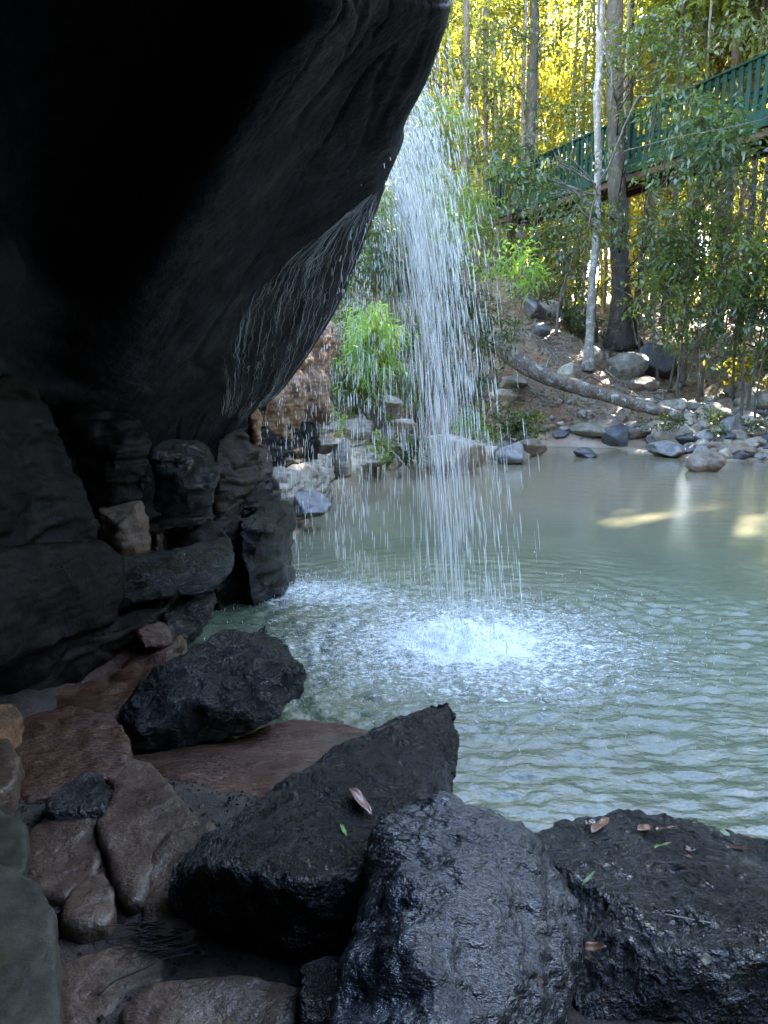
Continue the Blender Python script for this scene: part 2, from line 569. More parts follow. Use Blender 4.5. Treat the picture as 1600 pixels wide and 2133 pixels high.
M_COB = [
    rock_mat("blue_grey_cobble", (0.1547, 0.1316, 0.1129), (0.2837, 0.2413, 0.2083), (0.4642, 0.3838, 0.3125), (0.4, 0.7), 0.014, 2.0),
    rock_mat("brown_cobble", (0.1613, 0.1036, 0.0659), (0.2976, 0.1942, 0.1248), (0.4464, 0.3128, 0.2050), (0.4, 0.7), 0.014, 2.0),
    rock_mat("pale_cobble", (0.3011, 0.2283, 0.1569), (0.4928, 0.3805, 0.2648), (0.7118, 0.5588, 0.3921), (0.45, 0.75), 0.014, 2.0, moss=((0.08, 0.11, 0.035), 0.58, 0.68)),
    rock_mat("dark_cobble", (0.0504, 0.0446, 0.0443), (0.0967, 0.0856, 0.0818), (0.1612, 0.1414, 0.1330), (0.3, 0.6), 0.014, 2.0, wetness=0.4),
]

# ================================================================== ground
SHORE_PX = [(1750, 968), (1600, 958), (1500, 962), (1400, 952), (1270, 934), (1150, 926), (1000, 934), (880, 962), (780, 975), (700, 985), (665, 1060),
            (610, 1130), (560, 1200), (470, 1260), (400, 1310), (330, 1400), (250, 1490), (240, 1560), (330, 1600), (480, 1620), (640, 1650), (760, 1700),
            (900, 1730), (1100, 1775), (1400, 1790), (1750, 1800)]
SHORE = np.array([[P(a, b, z=0.0).x, P(a, b, z=0.0).y] for a, b in SHORE_PX] + [[4.5, 2.4], [9, 3.0], [13, 6], [14.5, 11], [13, 15]])

def poly_sd(x, y, poly):
    d = np.full(x.shape, 1e9)
    ins = np.zeros(x.shape, bool)
    n = len(poly)
    for i in range(n):
        ax, ay = poly[i]; bx, by = poly[(i + 1) % n]
        ex, ey = bx - ax, by - ay
        t = np.clip(((x - ax) * ex + (y - ay) * ey) / (ex * ex + ey * ey + 1e-12), 0, 1)
        d = np.minimum(d, np.hypot(x - ax - t * ex, y - ay - t * ey))
        c = ((ay > y) != (by > y)) & (x < ex * (y - ay) / (ey + 1e-12) + ax)
        ins ^= c
    return np.where(ins, -d, d)

def ground_h(x, y):
    x = np.asarray(x, float); y = np.asarray(y, float)
    q = np.stack([x, y, np.zeros_like(x)], -1)
    sd = poly_sd(x, y, SHORE)
    h = np.where(sd < 0, -0.45 * sstep(0, 1.0, -sd) - 0.02, 0)
    near = sstep(9.0, 5.0, y)
    h = h + np.where(sd >= 0, near * 0.215 * sstep(0.0, 0.5, sd) + (1 - near) * (0.03 + 0.16 * sstep(0, 2.0, sd)), 0)
    # bank and hillside beyond the pool
    yy = y - 16.4 - 0.25 * np.maximum(0, x - 7) + 0.5 * np.maximum(0, 2.2 - x)
    up = np.maximum(0, yy)
    right = 0.28 * up
    left = 0.80 * up
    w = sstep(7.5, 2.6, x)
    hh = right * (1 - w) + left * w
    cap = 5.2 + 1.2 * w
    hh = cap * (1 - np.exp(-hh / cap * 1.25))
    h = h + hh + np.where(sd >= 0, sstep(0.2, 3, up) * 0.35 * fbm(q * 0.45, 4, 21), 0)
    h = h + np.where(sd > 0, 0.045 * fbm(q * 2.3, 4, 33) * sstep(0, 0.6, sd), 0.04 * fbm(q * 1.5, 3, 35))
    near2 = sstep(4.5, 3.5, y)
    h = h + near2 * 0.010 * fbm(q * 14, 3, 44)
    return h

def axis(segs):
    out = []
    for a, b, s in segs:
        out.append(np.arange(a, b, s))
    return np.concatenate(out + [[segs[-1][1]]])

gx = axis([(-60, -12, 4), (-12, -4, 0.5), (-4, 3, 0.035), (3, 14, 0.11), (14, 30, 0.6), (30, 90, 4)])
gy = axis([(-12, 0.8, 0.8), (0.8, 4.2, 0.03), (4.2, 12, 0.14), (12, 24, 0.09), (24, 45, 0.5), (45, 160, 5)])
GX, GY = np.meshgrid(gx, gy)
GZ = ground_h(GX.ravel(), GY.ravel())
nx, ny = len(gx), len(gy)
ii = np.arange(ny - 1)[:, None] * nx + np.arange(nx - 1)[None, :]
GF = np.stack([ii, ii + 1, ii + nx + 1, ii + nx], -1).reshape(-1, 4)

def ground_material():
    t = NT("mud_sand_and_litter")
    v = t.pos
    x, y, z = t.sep(v)
    n1 = t.noise(v, 2.0, 5, 0.65)
    n2 = t.noise(v, 11, 5, 0.7)
    n3 = t.noise(v, 60, 4, 0.75)
    n4 = t.noise(v, 230, 2, 0.7)
    mud = t.mix(t.rng(n1, 0.35, 0.65), (0.032, 0.024, 0.018), (0.055, 0.045, 0.037))
    mud = t.mix(t.rng(n3, 0.35, 0.6, 0.55, 0.0), mud, (0.012, 0.009, 0.007))
    sand = t.mix(t.rng(n1, 0.35, 0.65), (0.26, 0.17, 0.11), (0.36, 0.27, 0.20))
    sand = t.mix(t.rng(n4, 0.5, 0.7, 0.0, 0.4), sand, (0.28, 0.24, 0.19))
    lit = t.mix(t.rng(n2, 0.38, 0.62), (0.14, 0.085, 0.05), (0.28, 0.20, 0.13))
    lit = t.mix(t.rng(n3, 0.35, 0.62, 0.7, 0.0), lit, (0.035, 0.02, 0.012))
    red = t.rng(t.noise(v, 0.7, 3, 0.6), 0.5, 0.6)
    lit = t.mix(t.math('MULTIPLY', red, 0.6), lit, (0.15, 0.065, 0.03))
    grn = t.rng(t.noise(v, 1.1, 4, 0.7), 0.55, 0.66)
    lit = t.mix(t.math('MULTIPLY', grn, 0.5), lit, (0.06, 0.07, 0.02))
    f1 = t.rng(t.math('ADD', y, t.math('MULTIPLY', n1, 1.0)), 5.0, 8.0)
    f2 = t.rng(t.math('ADD', z, t.math('MULTIPLY', n2, 0.25)), 0.28, 0.5)
    col = t.mix(f1, mud, t.mix(f2, sand, lit))
    wet = t.rng(z, -0.02, 0.05)
    col = t.mix(wet, t.mix(0.55, col, (0.02, 0.015, 0.01)), col)
    h = t.math('ADD', n2, t.math('ADD', t.math('MULTIPLY', n3, 0.5), t.math('MULTIPLY', n4, 0.15)))
    nrm = t.bump(h, 0.02)
    rg = t.rng(n1, 0.4, 0.6, 0.45, 0.8)
    rg = t.math('MULTIPLY', rg, t.rng(wet, 0, 1, 0.4, 1.0))
    return t.end(t.bsdf(col, rg, nrm, 0.25))

M_GROUND = ground_material()
ground = link("ground", make_mesh("ground", np.stack([GX.ravel(), GY.ravel(), GZ], -1), F=GF), M_GROUND)
tag(ground, kind='structure')

def gh(x, y):
    return float(ground_h(np.array([x]), np.array([y]))[0])

def march(px, py, y0, y1, step=0.06):
    """first point of the ground met along the line of sight"""
    d = ray(px, py)
    Ys = np.arange(y0, y1, step)
    X_ = d.x / d.y * Ys; Z_ = CAM_Z + d.z / d.y * Ys
    g = ground_h(X_, Ys)
    k = np.nonzero(Z_ < g)[0]
    return None if len(k) == 0 else Vector((X_[k[0]], Ys[k[0]], g[k[0]]))

# ================================================================== pool water
IMP = P(965, 1338, z=0.0)      # where the fall lands
wx = axis([(-3.2, 4.6, 0.024), (4.6, 14.6, 0.08)])
wy = axis([(2.2, 6.0, 0.02), (6.0, 9.0, 0.035), (9, 16.6, 0.08)])
WX, WY = np.meshgrid(wx, wy)
X, Y = WX.ravel(), WY.ravel()
q = np.stack([X, Y, np.zeros_like(X)], -1)
r = np.hypot(X - IMP.x, Y - IMP.y)
warp = 0.10 * fbm(q * 1.1, 3, 51)
warp2 = 0.05 * fbm(q * 3.0, 2, 57)
rw = r + warp + warp2
env = np.exp(-((r - 1.1) / 1.6) ** 2) * sstep(0.0, 0.4, r)
am = 0.6 + 0.9 * fbm(q * 2.2, 3, 61)
Z = 0.0055 * env * np.sin(rw * 2 * np.pi / 0.165) * am
wq = np.stack([X * 0.62 + 0.35 * warp, Y * 1.9 + 0.35 * warp2, np.zeros_like(X)], -1)
far = sstep(3.2, 7.0, r)
near = (1 - far) * sstep(8.0, 5.2, Y)
Z += near * (0.011 * fbm(wq * 4.2, 3, 71) + 0.012 * fbm(wq * 10.5, 3, 73) + 0.0045 * fbm(wq * 24.0, 2, 74))
Z += (0.0016 * near + 0.0012) * fbm(wq * np.array([2.0, 5.0, 1]), 3, 75)
Z += 0.006 * np.exp(-(r / 2.0) ** 2) * fbm(q * 19, 3, 77)
rl = np.hypot((X - P(610, 1225, z=0).x) / 1.7, Y - P(610, 1225, z=0).y)
Z += 0.012 * np.exp(-(rl / 0.7) ** 2) * fbm(q * 14, 3, 79)
Z += 0.035 * np.exp(-(r / 0.40) ** 2) * (0.3 + fbm(q * 9, 4, 81, gain=0.65))
Z += 0.0009 * far * np.sin((Y * 1.0 + 0.22 * X + 0.3 * fbm(q * 0.9, 2, 91)) * 2 * np.pi / 0.33)
_zz = Z.reshape(len(wy), len(wx)); print('water slope rms near', np.sqrt(np.mean((np.diff(_zz, axis=1)[30:120, 120:300] / 0.024) ** 2)), np.sqrt(np.mean((np.diff(_zz, axis=0)[30:120, 120:300] / 0.02) ** 2)))
nx, ny = len(wx), len(wy)
ii = np.arange(ny - 1)[:, None] * nx + np.arange(nx - 1)[None, :]
WF = np.stack([ii, ii + 1, ii + nx + 1, ii + nx], -1).reshape(-1, 4)

def water_material():
    t = NT("murky_pool_water")
    v = t.pos
    x, y, z = t.sep(v)
    # silt: sandier near the far beach and by the stone shelf
    n = t.noise(v, 0.55, 3, 0.6)
    sand = t.rng(t.math('ADD', y, t.math('MULTIPLY', n, 3.0)), 7.0, 14.0)
    near = t.rng(t.math('ADD', t.math('MULTIPLY', x, -1.0), t.math('MULTIPLY', y, -0.55)), -1.9, -0.9)
    near = t.math('MULTIPLY', near, t.rng(y, 5.2, 4.0))
    col = t.mix(t.rng(n, 0.35, 0.65), (0.064, 0.080, 0.050), (0.086, 0.104, 0.068))
    col = t.mix(sand, col, (0.17, 0.135, 0.085))
    col = t.mix(near, col, (0.035, 0.026, 0.015))
    # foam: torn lace round the landing place and under the drips
    cx = t.math('SUBTRACT', x, IMP.x); cy = t.math('SUBTRACT', y, IMP.y)
    rr = t.math('SQRT', t.math('ADD', t.math('MULTIPLY', cx, cx), t.math('MULTIPLY', t.math('MULTIPLY', cy, cy), 1.5)))
    L = P(600, 1225, z=0)
    dx = t.math('MULTIPLY', t.math('SUBTRACT', x, L.x), 0.62); dy = t.math('SUBTRACT', y, L.y)
    rl = t.math('SQRT', t.math('ADD', t.math('MULTIPLY', dx, dx), t.math('MULTIPLY', t.math('MULTIPLY', dy, dy), 1.3)))
    w = t.mapv(v, (1, 1.7, 1))
    fn = t.noise(w, 15, 6, 0.75, 0.8)
    fn2 = t.noise(w, 42, 4, 0.7, 0.5)
    rj = t.math('ADD', rr, t.math('MULTIPLY', t.math('SUBTRACT', t.noise(v, 4.5, 4, 0.7), 0.5), 0.7))
    d1 = t.rng(rj, 0.02, 0.60, 0.36, 0.0)
    d2 = t.rng(rr, 0.3, 2.6, 0.25, 0.0)
    d3 = t.rng(rl, 0.0, 0.9, 0.22, 0.0)
    dens = t.math('ADD', t.math('ADD', d1, d2), d3)
    f = t.math('ADD', t.math('ADD', t.math('MULTIPLY', fn, 0.6), t.math('MULTIPLY', fn2, 0.4)), dens)
    foam = t.rng(f, 0.66, 0.84)
    foam = t.math('MULTIPLY', foam, t.rng(dens, 0.02, 0.12))
    col = t.mix(foam, col, (0.57, 0.59, 0.59))
    rough = t.mix(foam, (0.035, 0.035, 0.035), (0.5, 0.5, 0.5))
    b = t.bump(t.noise(t.mapv(v, (1, 1.6, 1)), 26, 4, 0.6), 0.012, t.rng(rr, 0.3, 5.0, 0.9, 0.12))
    return t.end(t.bsdf(col, rough, b, 0.75, IOR=1.38))

M_WATER = water_material()
water = link("pool_water", make_mesh("pool_water", np.stack([X, Y, Z], -1), F=WF), M_WATER)
tag(water, kind='structure')
# ================================================================== the cliff: overhang, cave wall and ledges
LIP = []   # filled with the lip line for the fall
CLIFF = empty("rock_cliff", P(-250, 1350, z=0.0), "huge dark overhanging rock cliff with stacked wet ledges beneath its hollow roof", "cliff")

ST = [  # first rows: unseen roof over and behind the camera, shaped to block light
    [Vector(p) for p in [(6.5, -2.4, 4.7), (4.0, -2.9, 4.1), (0.2, -3.4, 3.4), (-1.8, -3.5, 2.9), (-3.6, -3.5, 2.2), (-4.4, -3.5, -0.4)]],
    [Vector(p) for p in [(1.5, 0.0, 4.1), (0.8, -0.4, 3.85), (-0.2, -0.8, 3.6), (-1.5, -0.9, 3.3), (-3.0, -1.0, 2.5), (-3.9, -1.0, -0.4)]],
    [Vector(p) for p in [(0.55, 2.0, 3.95), (0.1, 1.6, 3.6), (-0.4, 1.3, 3.35), (-1.1, 1.1, 3.1), (-2.3, 0.9, 2.3), (-3.3, 0.8, -0.4)]],
    [(948, -70, 3.95), (800, -130, 3.3), (560, -190, 2.67), (180, -300, 3.05), (-250, -380, 2.73)],
    [(936, 20, 4.2), (800, 10, 3.75), (660, 15, 3.27), (380, -110, 3.75), (-150, -150, 3.23)],
    [(918, 85, 4.4), (780, 70, 4.0), (590, 115, 3.47), (360, -20, 4.1), (-100, 0, 3.43)],
    [(882, 180, 4.7), (740, 150, 4.3), (540, 210, 3.72), (320, 90, 4.35), (-80, 120, 3.62)],
    [(839, 262, 5.0), (690, 230, 4.55), (480, 300, 3.97), (270, 200, 4.6), (-80, 230, 3.78)],
    [(832, 305, 5.15), (660, 300, 4.7), (440, 360, 4.12), (240, 270, 4.7), (-80, 300, 3.83)],
    [(800, 380, 5.5), (620, 390, 4.95), (400, 440, 4.32), (200, 370, 4.85), (-80, 390, 3.88)],
    [(783, 430, 5.8), (590, 460, 5.15), (360, 510, 4.47), (160, 450, 4.95), (-80, 460, 3.93)],
    [(745, 530, 6.3), (560, 550, 5.5), (320, 590, 4.67), (130, 540, 5.05), (-80, 540, 3.98)],
    [(700, 640, 6.9), (540, 640, 5.9), (300, 680, 4.92), (110, 630, 4.8), (-90, 620, 3.64)],
    [(640, 740, 7.5), (500, 730, 6.3), (280, 750, 5.12), (90, 700, 4.9), (-100, 700, 3.69)],
    [(575, 825, 8.0), (450, 800, 6.7), (260, 810, 5.32), (70, 760, 5.0), (-120, 780, 3.74)],
    [(500, 885, 7.8), (400, 865, 6.8), (240, 860, 5.6), (50, 820, 4.75), (-140, 850, 3.35)],
    [(470, 960, 7.9), (380, 950, 7.2), (220, 950, 6.4), (40, 920, 5.6), (-160, 950, 4.2)],
]
prof = []
for st in ST:
    W = [p if isinstance(p, Vector) else P(*p) for p in st]
    if not isinstance(st[0], Vector):
        e = W[-1]
        W.append(Vector((e.x - 0.9, e.y - 0.3, -0.4)))
    prof.append([tuple(w) for w in W])
prof = np.array(prof)                        # (S, 6, 3)
LIP_ALL = prof[:, 0, :]
# outer face above the lip: back over the cliff top
outer = []
for s in range(len(prof)):
    l = prof[s, 0]
    low = max(0.0, 1.0 - s / 16.0)
    outer.append([(l[0] - 5.5, l[1] + 0.8, l[2] + 3.2), (l[0] - 2.4, l[1] + 0.55, l[2] + 2.2), (l[0] - 0.55, l[1] + 0.42, l[2] + 0.95), (l[0] - 0.10, l[1] + 0.22, l[2] + 0.26)])
full = np.concatenate([np.array(outer), prof], axis=1)   # (S, 10, 3)
NU, NV = 420, 420
along = np.stack([spline(full[:, k, :], NU) for k in range(full.shape[1])], 1)   # (NU, 10, 3)
surf = np.stack([spline(along[i], NV) for i in range(NU)], 0)                    # (NU, NV, 3)
uu = np.linspace(0, 1, NU)[:, None] * np.ones((1, NV))
vv = np.ones((NU, 1)) * np.linspace(0, 1, NV)[None, :]
VL = 4.0 / 9.0                                # v of the lip
cv = surf.reshape(-1, 3)
ii = np.arange(NU - 1)[:, None] * NV + np.arange(NV - 1)[None, :]
CF = np.stack([ii, ii + 1, ii + NV + 1, ii + NV], -1).reshape(-1, 4)
me = make_mesh("overhang", cv, F=CF)
no = get_no(me)
# creases that run with the lip, plus lumps
q = np.stack([uu.ravel() * 2.6, vv.ravel() * 26, np.zeros(NU * NV)], -1)
cr = fbm(q + 0.4 * np.stack([fbm(cv * 0.6, 2, 5), fbm(cv * 0.6, 2, 8) * 2.0, np.zeros(len(cv))], -1), 2, 11)
crease = -np.exp(-(cr / 0.09) ** 2) * sstep(-0.1, 0.5, fbm(cv * 0.6, 2, 14)) * sstep(0.80, 0.55, vv.ravel())
lump = fbm(cv * 0.9, 3, 17)
mid = fbm(cv * 4.0, 4, 19)
fin = fbm(cv * 20.0, 3, 23)
camside = np.array([0, 0.0, CAM_Z])
tocam = camside - cv
tocam /= np.linalg.norm(tocam, axis=1)[:, None]
sgn = np.sign((no * tocam).sum(1))
inner = sstep(VL - 0.01, VL + 0.05, vv.ravel())
ridge_n = no * sgn[:, None] * (inner > 0.5)[:, None] + no * (inner <= 0.5)[:, None]
cv2 = cv + ridge_n * ((crease * 0.028 + mid * 0.009 + fin * 0.0055) * (0.1 + 0.9 * inner) + lump * 0.04 * inner)[:, None]
set_co(me, cv2)
ceil = link("overhang", me, M_CLIFF)
adopt(ceil, CLIFF)
CEIL_BVH = BVHTree.FromPolygons([tuple(v) for v in cv2[:]], [tuple(f) for f in CF.tolist()])

# unseen rock wall added behind the camera to keep light out
def shell(name, pts, mat, seed):
    """pts (a,b,3) control net -> displaced sheet"""
    pts = np.array(pts, float)
    A = np.stack([spline(pts[:, k], 120) for k in range(pts.shape[1])], 1)
    S = np.stack([spline(A[i], 120) for i in range(120)], 0)
    c = S.reshape(-1, 3)
    ii = np.arange(119)[:, None] * 120 + np.arange(119)[None, :]
    F = np.stack([ii, ii + 1, ii + 121, ii + 120], -1).reshape(-1, 4)
    m = make_mesh(name, c, F=F)
    n = get_no(m)
    set_co(m, c + n * (0.12 * fbm(c * 1.0, 4, seed) + 0.02 * fbm(c * 7, 3, seed + 4))[:, None])
    o = link(name, m, mat)
    adopt(o, CLIFF)
    return o

shell("added_rear_wall", [[(-7, -3.3, -1), (-7, -3.6, 3), (-7, -3.2, 9)], [(-2, -3.3, -1), (-2, -3.6, 3), (-2, -3.2, 9)],
                    [(4, -3.3, -1), (4, -3.7, 3), (4, -3.4, 9)], [(8, -2.8, -1), (8, -3.2, 3), (8, -3.0, 9)]], M_CLIFF, 31)
# back of the hollow, behind the stacked ledges
def px_net(rows):
    return [[tuple(P(a, b, c)) for a, b, c in row] for row in rows]
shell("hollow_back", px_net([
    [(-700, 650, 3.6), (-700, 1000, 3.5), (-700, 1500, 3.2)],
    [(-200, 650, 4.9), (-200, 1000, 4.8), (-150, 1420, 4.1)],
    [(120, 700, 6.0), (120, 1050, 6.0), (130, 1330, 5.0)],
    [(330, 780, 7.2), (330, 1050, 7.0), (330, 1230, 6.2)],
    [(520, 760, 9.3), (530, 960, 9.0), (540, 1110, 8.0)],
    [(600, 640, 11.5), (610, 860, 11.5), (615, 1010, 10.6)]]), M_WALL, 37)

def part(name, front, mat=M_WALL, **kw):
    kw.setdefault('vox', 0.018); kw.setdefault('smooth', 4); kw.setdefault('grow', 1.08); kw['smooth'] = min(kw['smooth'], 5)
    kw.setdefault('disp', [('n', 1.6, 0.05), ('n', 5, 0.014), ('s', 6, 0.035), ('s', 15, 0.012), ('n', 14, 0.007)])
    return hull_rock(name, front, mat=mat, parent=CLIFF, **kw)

# leaning smooth panel, far left
part("leaning_panel", [(-260, 800, 3.4), (30, 800, 4.3), (90, 850, 4.4), (150, 960, 4.35), (190, 1090, 4.3), (185, 1130, 4.25), (20, 1150, 4.0), (-260, 1140, 3.3), (60, 1000, 4.05)],
     seed=3, back=0.7, smooth=8, vox=0.02)
part("lower_bench", [(-260, 1150, 3.15), (60, 1150, 3.9), (200, 1140, 4.3), (245, 1170, 4.35), (240, 1300, 4.2), (150, 1340, 3.95), (0, 1385, 3.5), (-260, 1440, 2.9), (80, 1250, 3.75)],
     seed=4, back=0.8, smooth=10, vox=0.02, disp=[('n', 1.8, 0.05), ('n', 9, 0.008)])
part("bulging_pillar", [(150, 880, 5.0), (200, 850, 5.1), (290, 880, 5.1), (312, 930, 5.0), (308, 1000, 4.9), (292, 1060, 4.95), (250, 1080, 4.8), (190, 1080, 4.8), (170, 980, 4.85), (240, 940, 4.75)],
     seed=5, back=0.45, smooth=12)
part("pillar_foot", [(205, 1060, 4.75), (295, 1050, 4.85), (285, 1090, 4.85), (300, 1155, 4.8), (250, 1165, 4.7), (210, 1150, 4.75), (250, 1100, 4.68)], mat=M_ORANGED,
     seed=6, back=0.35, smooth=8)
part("mossy_wet_block", [(318, 945, 5.3), (350, 925, 5.5), (430, 930, 5.5), (447, 970, 5.4), (445, 1040, 5.35), (420, 1075, 5.3), (350, 1085, 5.2), (325, 1040, 5.2), (385, 1000, 5.1)], mat=M_WALLWET,
     seed=7, back=0.5, smooth=7, disp=[('n', 3, 0.05), ('s', 9, 0.03), ('n', 14, 0.016)])
part("thin_shelf", [(310, 1082, 5.15), (425, 1062, 5.25), (432, 1090, 5.25), (400, 1108, 5.2), (320, 1115, 5.1), (290, 1100, 5.1)], mat=M_WALLWET, seed=8, back=0.4, smooth=4)
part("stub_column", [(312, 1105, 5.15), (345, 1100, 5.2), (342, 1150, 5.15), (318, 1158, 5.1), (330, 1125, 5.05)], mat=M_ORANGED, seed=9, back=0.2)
part("low_recess_block", [(340, 1090, 5.4), (440, 1080, 5.5), (480, 1120, 5.4), (470, 1150, 5.3), (360, 1160, 5.3)], seed=10, back=0.5)
part("grooved_wet_block", [(238, 1170, 4.6), (300, 1145, 4.8), (372, 1150, 4.85), (378, 1200, 4.75), (350, 1240, 4.65), (280, 1255, 4.5), (245, 1230, 4.45), (310, 1195, 4.5)], mat=M_WALLWET,
     seed=11, back=0.5, disp=[('n', 3, 0.03), ('s', 26, 0.016), ('n', 16, 0.006)])
part("rounded_wet_block", [(362, 1150, 5.0), (420, 1125, 5.3), (478, 1120, 5.3), (487, 1160, 5.2), (470, 1200, 5.1), (430, 1235, 4.9), (375, 1245, 4.75), (360, 1200, 4.8), (425, 1175, 4.9)], mat=M_WALLWET,
     seed=12, back=0.6, smooth=10, disp=[('n', 3, 0.03), ('s', 20, 0.010), ('n', 16, 0.006)])
part("foot_ledge", [(330, 1320, 4.5), (345, 1275, 4.75), (400, 1240, 5.0), (445, 1235, 5.1), (440, 1270, 4.9), (410, 1315, 4.6), (350, 1340, 4.4)], mat=M_WALLWET, seed=13, back=0.5,
     disp=[('n', 5, 0.05), ('c', 6, 0.03), ('n', 20, 0.01)])
part("dark_undercut", [(80, 1350, 4.1), (250, 1270, 4.6), (350, 1240, 4.8), (340, 1290, 4.55), (220, 1340, 4.2), (60, 1400, 3.8), (-200, 1450, 3.3), (-200, 1400, 3.3)], seed=14, back=0.6, drop=-0.1)
part("brown_stack", [(455, 920, 6.3), (500, 895, 6.5), (545, 935, 6.5), (540, 1000, 6.4), (505, 1010, 6.2), (500, 1060, 6.2), (470, 1090, 6.1), (448, 1050, 6.1), (450, 980, 6.1)], seed=15, back=0.6, mat=M_BROWNW)
part("brown_stack_foot", [(440, 1090, 5.9), (500, 1060, 6.2), (515, 1130, 6.1), (505, 1200, 5.9), (450, 1215, 5.6), (432, 1160, 5.6)], seed=16, back=0.7, drop=-0.2)
part("orange_column", [(523, 868, 7.4), (535, 858, 7.5), (545, 872, 7.5), (542, 900, 7.5), (536, 935, 7.4), (522, 935, 7.4), (516, 900, 7.4), (531, 900, 7.3)], mat=M_ORANGE, seed=17, back=0.25,
     vox=0.014, smooth=4, disp=[('n', 5, 0.04), ('n', 22, 0.02)])
part("capstone", [(510, 935, 7.0), (550, 930, 7.2), (560, 950, 7.1), (555, 972, 7.0), (515, 970, 6.9)], seed=18, back=0.4, mat=M_BROWNW, smooth=6)
part("round_ledge_upper", [(508, 980, 6.6), (530, 958, 6.8), (565, 960, 6.9), (570, 985, 6.7), (560, 1005, 6.6), (515, 1010, 6.5)], seed=19, back=0.5, smooth=8, mat=M_BROWNW)
part("round_ledge_lower", [(500, 1015, 6.4), (535, 998, 6.6), (575, 995, 6.7), (588, 1020, 6.6), (580, 1050, 6.5), (540, 1065, 6.3), (500, 1060, 6.3)], seed=20, back=0.5, smooth=8, mat=M_WALLWET,
     disp=[('n', 2.2, 0.03), ('s', 17, 0.02), ('n', 12, 0.010)])
part("mossy_ledge", [(500, 1075, 6.1), (560, 1055, 6.4), (600, 1045, 6.6), (608, 1075, 6.4), (595, 1120, 6.1), (560, 1165, 5.9), (520, 1190, 5.7), (500, 1130, 5.8), (555, 1105, 5.85)], seed=21, back=0.6,
     drop=-0.2, smooth=7, mat=M_WALLWET)
part("sunlit_buttress", [(560, 832, 8.9), (600, 790, 9.2), (645, 745, 9.6), (685, 690, 10.0), (688, 730, 10.0), (672, 790, 9.9), (665, 860, 9.8), (650, 905, 9.7), (600, 935, 9.3), (560, 935, 9.0), (620, 860, 9.4)],
     mat=M_ORANGE, seed=22, back=1.6, shrink=1.0, vox=0.03, smooth=3, disp=[('n', 1.3, 0.16), ('n', 4, 0.06), ('n', 12, 0.02)])
part("dark_threshold", [(520, 900, 8.6), (660, 880, 9.8), (650, 945, 9.5), (560, 960, 8.6)], seed=23, back=1.0, drop=-0.2)
# ================================================================== boulders at our feet
CRAG = [('n', 2.5, 0.03), ('c', 4.0, 0.02), ('n', 13, 0.014), ('n', 34, 0.005)]
black_boulder = hull_rock("boulder", [
    (238, 1525, 3.45), (262, 1470, 3.5), (325, 1402, 3.6), (380, 1368, 3.68), (465, 1312, 3.85), (552, 1296, 3.9), (592, 1322, 3.85), (606, 1352, 3.75),
    (627, 1392, 3.65), (627, 1438, 3.6), (590, 1482, 3.5), (530, 1516, 3.42), (440, 1548, 3.4), (330, 1572, 3.36), (234, 1578, 3.38),
    (345, 1440, 3.45), (560, 1370, 3.55), (430, 1460, 3.32), (300, 1520, 3.3)],
    back=0.38, shrink=0.85, vox=0.011, smooth=2, disp=CRAG, mat=M_BLACK, seed=101)
tag(black_boulder, "rough black boulder lying on the wet brown slab at the pool's edge", "boulder")

long_boulder = hull_rock("boulder", [
    (352, 1842, 2.12), (366, 1795, 2.2), (430, 1738, 2.28), (560, 1652, 2.42), (700, 1570, 2.72), (800, 1502, 2.98), (880, 1462, 3.05), (942, 1450, 3.02),
    (958, 1478, 2.95), (966, 1532, 2.85), (955, 1605, 2.7), (935, 1690, 2.5), (860, 1800, 2.2), (790, 1900, 2.02), (770, 1990, 1.98), (640, 2012, 1.98), (500, 1985, 2.05),
    (410, 1950, 2.1), (385, 1905, 2.12), (430, 1800, 2.03), (540, 1812, 1.97), (640, 1835, 1.93), (760, 1800, 2.0), (850, 1600, 2.55), (720, 1680, 2.3)],
    back=0.25, shrink=0.75, vox=0.010, smooth=7, disp=[('n', 2.5, 0.03), ('c', 4.0, 0.008), ('n', 12, 0.012), ('n', 34, 0.005)], mat=M_BLACK, seed=107)
tag(long_boulder, "long black pitted boulder tilted up to a point over the water, leaf on top", "boulder")

grey_boulder = hull_rock("boulder", [
    (690, 2200, 1.35), (712, 2010, 1.62), (740, 1900, 1.78), (782, 1755, 2.0), (800, 1716, 2.08), (852, 1682, 2.14), (940, 1672, 2.16), (1015, 1684, 2.14), (1082, 1712, 2.1),
    (1132, 1772, 2.05), (1172, 1832, 1.98), (1212, 1945, 1.85), (1206, 2005, 1.8), (1172, 2085, 1.72), (1150, 2230, 1.6), (700, 2400, 1.2), (1080, 2400, 1.25),
    (950, 1880, 1.66), (860, 1960, 1.52), (1060, 1960, 1.62), (900, 2120, 1.32), (1050, 2120, 1.4), (1130, 1960, 1.72)],
    back=0.35, shrink=0.8, vox=0.009, smooth=6, disp=[('n', 2.2, 0.03), ('n', 5, 0.02, (1.0, 1.6, 1.6)), ('n', 12, 0.008, (0.8, 1.6, 1.6)), ('n', 40, 0.0025)], mat=M_GREYB, seed=113, drop=-0.1)
tag(grey_boulder, "rounded grey wet boulder with a mossy flank, wedged between two black ones", "boulder")

